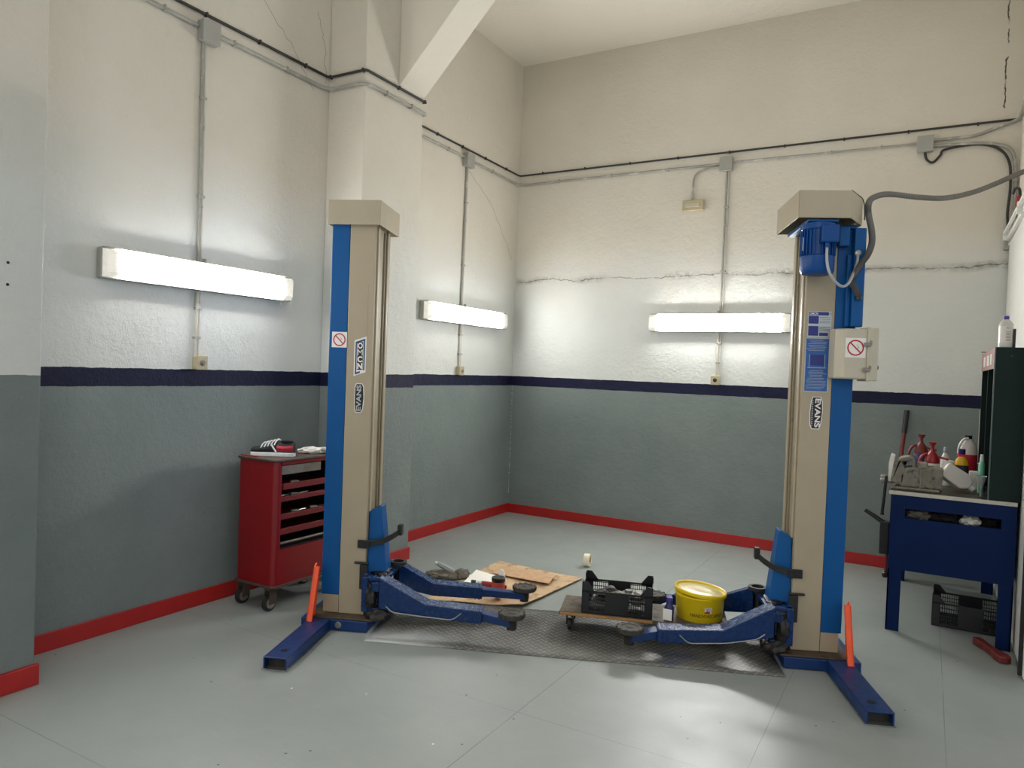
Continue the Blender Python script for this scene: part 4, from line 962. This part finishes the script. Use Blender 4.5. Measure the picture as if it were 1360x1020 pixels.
# long lever leaning on the wall
t = thing('lever_bar', 'red steel lever bar with black grip leaning on the back wall', 'lever bar', (3.80, -.32, 0))
p0, p1 = Vector((3.80, -.33, .0)), Vector((3.889, -.02, 1.37)); q = p0.lerp(p1, .86)
obj('shaft', MB().cyl(p0, q, .016, n=12), 'dred', t, smooth=True); obj('grip', MB().cyl(q, p1-Vector((0, .0, 0)), .021, n=12), 'black', t, smooth=True)
# crates
def crate(name, label, loc, rotz, L, D, Hh, ear, group, m='black_sh'):
    b = MB(); th = .005
    b.box(-L/2, L/2, -D/2, D/2, 0, .006)
    nx = 22
    for sy in (-1, 1):
        y0_, y1_ = (sy*D/2-sy*th, sy*D/2)
        b.box(-L/2, L/2, y0_, y1_, Hh-.028, Hh-.016).box(-L/2, L/2, y0_, y1_, 0, .02)
        b.box(-.07, .07, y0_, y1_, .02, Hh-.028)
        b.box(-L/2, -L/2+.045, y0_, y1_, .02, Hh-.028).box(L/2-.045, L/2, y0_, y1_, .02, Hh-.028)
        b.box(-.07, .07, y0_-sy*.001, y1_+sy*.002, Hh-.028, Hh-.016)
        for x in [(-L/2+.045)+k*.0135 for k in range(int((L/2-.045-.07)/.0135)+1)]:
            for q_ in (-1, 1): b.box(q_*(-x)-.0015, q_*(-x)+.0015, y0_, y1_, .02, Hh-.028)
        for z in (.045, .07, .095, .12):
            if z < Hh-.03: b.box(-L/2+.04, -.07, y0_, y1_, z, z+.004).box(.07, L/2-.04, y0_, y1_, z, z+.004)
    for sx in (-1, 1):
        x0_, x1_ = sx*L/2-sx*th, sx*L/2
        b.box(x0_, x1_, -D/2, D/2, 0, .03).box(x0_, x1_, -D/2, D/2, Hh-.03, Hh)
        for k in range(12): yy = -D/2+.03+k*(D-.06)/11; b.box(x0_, x1_, yy-.003, yy+.003, .03, Hh-.03)
        b.box(x0_, x1_, -D/2, -D/2+.03, .03, Hh-.03).box(x0_, x1_, D/2-.03, D/2, .03, Hh-.03)
        for sy in (-1, 1):
            # corner ears, tapering down along the long side
            xa = sx*L/2
            b.prism([(xa, Hh-.03), (xa, Hh+ear), (xa-sx*.035, Hh+ear), (xa-sx*.075, Hh-.016), (xa-sx*.075, Hh-.03)], 1, sy*D/2-sy*th, sy*D/2)
            b.box(sx*L/2-sx*th, sx*L/2, sy*D/2, sy*D/2-sy*.05, Hh, Hh+ear)
    return solo(name, b, m, label, 'crate', loc, off=(0, 0, 0), rotz=rotz, group=group)
# ------------------------------------------------------------------ dolly, crate and bucket
rc = ANG-math.radians(4.5)
cz = .125
def D2W(a, b, z=0):   # dolly axes: a along its length from the left end, b backward from its front edge
    o = W(-.07, .185, 0); ca, sa = math.cos(rc), math.sin(rc)
    return o+Vector((ca*a-sa*b, sa*a+ca*b, z))
t = thing('wooden_dolly', 'low wooden dolly on casters under the black crate and yellow bucket', 'dolly', tuple(D2W(0, 0, .007)), off=(0, 0, 0), rotz=rc)
obj('board', MB().box(0, 1.0, 0, .33, .103, cz), 'wood', t, .002)
obj('edge_strip', MB().box(.005, .56, -.004, -.0005, .106, .122), 'wood_edge', t, .001, label='bare light wood front edge')
for a, b_ in ((.06, .06), (.06, .27), (.93, .06), (.93, .27)):
    w = obj('caster', MB().lathe((a-.012, b_, .034), [(.02, -.001), (.031, 0), (.034, .004), (.034, .02), (.031, .024), (.02, .025)], 22, 'x'), 'rubber', t, smooth=True)
    obj('caster_fork', MB().box(a-.022, a-.016, b_-.015, b_+.03, .03, .098).box(a+.016, a+.022, b_-.015, b_+.03, .03, .098).box(a-.03, a+.03, b_-.02, b_+.045, .098, .103), 'grease', w, .001)
cz = .132
cr = crate('plastic_crate', 'black slotted plastic crate full of metal parts on the wooden dolly', tuple(D2W(.345, .145, cz)), rc, .425, .27, .155, .035, None)
for k, (a, b_, z, kind, r) in enumerate(((.235, .13, .058, 0, .06), (.35, .16, .06, 0, .065), (.35, .10, .088, 1, .06), (.25, .12, .098, 1, .045), (.46, .16, .062, 1, .058), (.47, .12, .10, 1, .05), (.30, .17, .10, 1, .05), (.41, .13, .115, 0, .045))):
    c = D2W(a, b_, cz+z)
    if kind == 0: mb = MB().lathe(c, [(r*.3, -.012), (r, -.012), (r, .0), (r*.55, .002), (r*.5, .016), (r*.25, .016)], 24)
    else: mb = MB().blob(c, (r, r*.8, r*.62), .5, 2.5, 2, k+30, k)
    solo('brake_disc' if kind == 0 else 'metal_part', mb, 'metal_part' if k % 3 else 'grease', 'dirty grey metal part heaped in the black crate on the dolly', 'car part', tuple(c), group='metal parts in the crate', smooth=(kind == 0))
# handle knob / wheel past the crate is the rear right arm pad. Bucket:
bc = D2W(.838, .165, cz)
t = thing('bucket', 'yellow plastic bucket of hand wash paste on the dolly', 'bucket', tuple(bc))
obj('body', MB().lathe(bc, [(.132, 0), (.136, .006), (.146, .135), (.150, .14), (.150, .148), (.146, .150)], 48), 'yellow', t, smooth=True)
tl = Matrix.Rotation(math.radians(5), 3, 'Y') @ Matrix.Rotation(math.radians(-2), 3, 'X')
obj('lid', MB().lathe(bc+Vector((0, 0, .155)), [(.150, -.004), (.156, 0), (.157, .014), (.152, .020), (.146, .018), (.140, .008), (.135, .006)], 48, mtx=tl), 'yellow', t, smooth=True)
obj('lid_film', MB().lathe(bc+Vector((0, 0, .162)), [(.134, 0), (.130, .003), (.06, .006), (.02, .002)], 40, mtx=tl), 'yel_lid', t, smooth=True, label='dirty cream lid centre')
def bent_text(name, body, m, parent, c, r0, z, h, a_mid, width, slope, bold=.0):
    cu = bpy.data.curves.new(name, 'FONT'); cu.body = body; cu.size = 1; cu.offset = bold
    tmp = bpy.data.objects.new(name, cu); COL.objects.link(tmp)
    dg = bpy.context.evaluated_depsgraph_get(); me = bpy.data.meshes.new_from_object(tmp.evaluated_get(dg)); bpy.data.objects.remove(tmp)
    xs = [v.co.x for v in me.vertices]; ys = [v.co.y for v in me.vertices]; x0_, x1_ = min(xs), max(xs); y0_, y1_ = min(ys), max(ys)
    for v in me.vertices:
        a = a_mid+((v.co.x-x0_)/(x1_-x0_)-.5)*width/r0; zz = z+((v.co.y-y0_)/(y1_-y0_)-.5)*h
        rr = r0+slope*zz+.0012; v.co = Vector((rr*math.cos(a), rr*math.sin(a), zz))+Vector(c)-OFF[root_of(parent).name]
    me.materials.clear(); me.materials.append(M[m]); o = bpy.data.objects.new(name, me); COL.objects.link(o); o.parent = parent; return o
def bent_patch(name, m, parent, c, r0, z0, z1, a0, a1, slope, d=.0006):
    b = MB(); n = 10; rows = []
    for zz in (z0, z1):
        rows.append([b._v(Vector(c)+Vector(((r0+slope*zz+d)*math.cos(a0+(a1-a0)*k/n), (r0+slope*zz+d)*math.sin(a0+(a1-a0)*k/n), zz))) for k in range(n+1)])
    for k in range(n): b.bm.faces.new((rows[0][k], rows[0][k+1], rows[1][k+1], rows[1][k]))
    return obj(name, b, m, parent)
cd = math.atan2(-7.084-bc.y, 4.035-bc.x)    # the printed side faces into the room
bent_text('lettering', 'HANDWASCHPASTE', 'stk_k', t, bc, .136, .046, .021, cd+.42, .215, .077)
p = bent_patch('logo_patch', 'stk_w', t, bc, .136, .064, .098, cd+.22, cd+.52, .077)
bent_patch('logo_band', 'stk_r', p, bc, .136, .064, .073, cd+.22, cd+.44, .077, .001)
bent_text('logo_lettering', 'LIQUI', 'stk_n', p, bc, .136, .090, .011, cd+.36, .032, .077, .02)
bent_text('logo_lettering', 'MOLY', 'stk_n', p, bc, .136, .078, .011, cd+.40, .032, .077, .02)
bc2 = D2W(.655, .035, cz)
t = thing('small_bottle', 'small navy bottle with white label standing left of the yellow bucket', 'bottle', tuple(bc2))
obj('body', MB().lathe(bc2, [(.026, 0), (.028, .003), (.028, .080), (.02, .092), (.016, .115)], 20), 'navy_pl', t, smooth=True)
obj('paper_label', MB().box(bc2.x-.027, bc2.x+.027, bc2.y-.031, bc2.y-.029, bc2.z+.008, bc2.z+.074, None), 'paper', t)
obj('cap', MB().lathe(bc2, [(.017, .115), (.019, .117), (.019, .138), (.015, .140)], 16), 'purple', t, smooth=True)
crate('plastic_crate', 'black plastic crate on the floor under the blue workbench', (4.345, -1.33, 0), math.radians(-2), .44, .30, .175, .03, None)
solo('floor_chock', MB().prism([(-.17, -.022), (-.14, -.03), (-.05, -.02), (.04, -.024), (.10, -.038), (.155, -.034), (.165, 0), (.155, .034), (.10, .038), (.04, .024), (-.05, .02), (-.14, .03), (-.17, .022)], 2, 0.0, .045),
     'dred', 'dark red worn bar lying on the floor by the right bench leg', 'bar', (4.43, -1.86, 0), off=(0, 0, 0), rotz=math.radians(-66), bevel=.01)

# ------------------------------------------------------------------ cardboard and litter
def sheet(name, corners, m, label, cat, lift, nx=18, ny=18, th=.005, amp=.004, z0=.001):
    b = MB(); A, B_, C_, D_ = [Vector((*c, 0)) for c in corners]
    g = []
    for i in range(nx+1):
        r = []
        for j in range(ny+1):
            u, v = i/nx, j/ny; p = (A*(1-u)+B_*u)*(1-v)+(D_*(1-u)+C_*u)*v
            e = .010*noise.noise(Vector((u*9, v*9, 3))) if i in (0, nx) or j in (0, ny) else 0
            z = z0+lift(u, v)+amp*(1+noise.noise(Vector((u*4, v*4, 1))))
            r.append(b._v((p.x+e, p.y+e, z)))
        g.append(r)
    for i in range(nx):
        for j in range(ny): b.bm.faces.new((g[i][j], g[i+1][j], g[i+1][j+1], g[i][j+1]))
    o_ = (corners[0][0], corners[0][1], 0)
    o = solo(name, b, m, label, cat, o_)
    s_ = o.modifiers.new('thick', 'SOLIDIFY'); s_.thickness = th; s_.offset = 1
    return o
cb = sheet('cardboard_sheet', [(1.0, -1.87), (1.79, -1.93), (1.74, -2.80), (1.12, -3.05)], 'card', 'stained brown cardboard sheet lying on the floor behind the left lift arms', 'cardboard', lambda u, v: .03*max(0, u-.75)*4*(.3+v*.3)+.012*max(0, v-.8)*3)
b = MB()
gg = [[b._v((1.13+.50*i/10+.05*j/6-cb.location.x, -2.04-.02*i/10-.22*j/6-cb.location.y, .017+.014*math.sin(j/6*PI)*(.6+.4*math.sin(i*.8))+.012*i/10)) for j in range(7)] for i in range(11)]
for i in range(10):
    for j in range(6): b.bm.faces.new((gg[i][j], gg[i+1][j], gg[i+1][j+1], gg[i][j+1]))
fl = obj('folded_flap', b, 'card_in', cb, off=Vector((0, 0, 0)), label='creased reddish flap'); s_ = fl.modifiers.new('thick', 'SOLIDIFY'); s_.thickness = .004; s_.offset = 1
sheet('paper_sheet', [(1.03, -2.26), (1.33, -2.33), (1.50, -2.68), (1.15, -2.66)], 'paper', 'white paper sheet lying on the cardboard', 'paper', lambda u, v: .02*u*v, 10, 10, .001, .003, .018)
t = thing('grease_jar', 'orange red jar with black lid standing on the cardboard behind the lift arm', 'jar', (1.517, -2.749, .028))
jz = .028
obj('body', MB().lathe((1.517, -2.749, jz), [(.040, 0), (.044, .004), (.044, .10), (.04, .108)], 28), 'jar', t, smooth=True)
obj('lid', MB().lathe((1.517, -2.749, jz), [(.046, .104), (.048, .107), (.048, .128), (.044, .132)], 28), 'black', t, smooth=True)
obj('white_ring', MB().lathe((1.517, -2.749, jz), [(.0448, .055), (.0448, .085)], 28), 'jar', t)
solo('domed_container', MB().lathe((1.455, -2.60, .03), [(.035, 0), (.037, .01), (.034, .07), (.022, .10), (.018, .13), (.008, .14)], 24), 'white_pl', 'white domed container just behind the orange red jar', 'container', (1.455, -2.60, .03), smooth=True)
t = thing('red_tube', 'red and white tube lying on the paper beside the jar', 'tube', (1.30, -2.62, .035))
obj('body', MB().tube([(1.33, -2.66, .062), (1.44, -2.63, .058), (1.50, -2.60, .05)], [.018, .022, .012], 14), 'red_pl', t, smooth=True)
obj('band', MB().cyl((1.29, -2.672, .063), (1.33, -2.66, .062), .019, n=14), 'white_pl', t, smooth=True)
obj('cap', MB().cyl((1.255, -2.682, .064), (1.29, -2.672, .063), .017, n=14), 'black', t, smooth=True)
solo('grey_glove', MB().blob((.92, -2.545, .028), (.13, .07, .035), .5, 2.6, 3, 21, .5).blob((1.03, -2.47, .03), (.06, .045, .045), .4, 2.4, 3, 23), 'cloth_g', 'crumpled grey glove on the floor left of the white paper', 'glove', (.95, -2.53, 0), smooth=True)
t = thing('plastic_bottle', 'crushed clear plastic bottle leaning on the grey glove', 'bottle', (.93, -2.55, .05))
obj('body', MB().tube([(.875, -2.575, .112), (.90, -2.565, .105), (.95, -2.545, .08), (1.0, -2.52, .058)], [.012, .020, .024, .016], 7), 'grey_can', t, smooth=False)
obj('neck', MB().cyl((.862, -2.58, .118), (.876, -2.575, .112), .012, n=10), 'white_pl', t)
t = thing('tape_roll', 'roll of cream masking tape standing on the floor', 'tape', (1.66, -1.56, 0))
ax = Matrix.Rotation(math.radians(12), 3, 'Z') @ Matrix.Rotation(PI/2, 3, 'Y')
obj('tape', MB().ring((1.64, -1.565, .052), .036, .052, .048, 40, ax), 'tape', t, smooth=True)
obj('core', MB().ring((1.64, -1.565, .052), .033, .0358, .048, 40, ax), 'card', t, smooth=True)

# ------------------------------------------------------------------ camera (fitted to the photograph)
cam = bpy.data.cameras.new('camera'); co = bpy.data.objects.new('camera', cam); COL.objects.link(co)
f_ = Vector((-0.49467898, 0.86882946, -0.02068969)); r_ = Vector((0.8680352, 0.49511129, 0.03714446)); u_ = r_.cross(f_)
mw = Matrix((r_, u_, -f_)).transposed().to_4x4(); mw.translation = Vector((4.0348, -7.0838, 1.6)); co.matrix_world = mw
cam.sensor_width = 36; cam.lens = 969.59/1360*36; cam.clip_start = .05
C.camera = co
# ------------------------------------------------------------------ light
w = bpy.data.worlds.new('world'); C.world = w; w.use_nodes = True
bg = w.node_tree.nodes['Background']; bg.inputs[0].default_value = (.92, .96, 1, 1); bg.inputs[1].default_value = .22
def fill_light(loc, size, e, col, rot=(0, 0, 0)):
    l = bpy.data.lights.new('rear_fill_light', 'AREA'); l.shape = 'RECTANGLE'; l.size = size[0]; l.size_y = size[1]; l.energy = e; l.color = col
    o = bpy.data.objects.new('rear_fill_light', l); o.location = loc; o.rotation_euler = rot; COL.objects.link(o)
fill_light((4.6, -9.8, 4.3), (1.6, 1.2), 12, (1, .95, .88), (math.radians(70), 0, 0))  # area fill without a fitting, added behind the viewpoint to lift the near side
C.view_settings.view_transform = 'Standard'; C.view_settings.look = 'None'; C.view_settings.gamma = 1
C.view_settings.exposure = 1.95
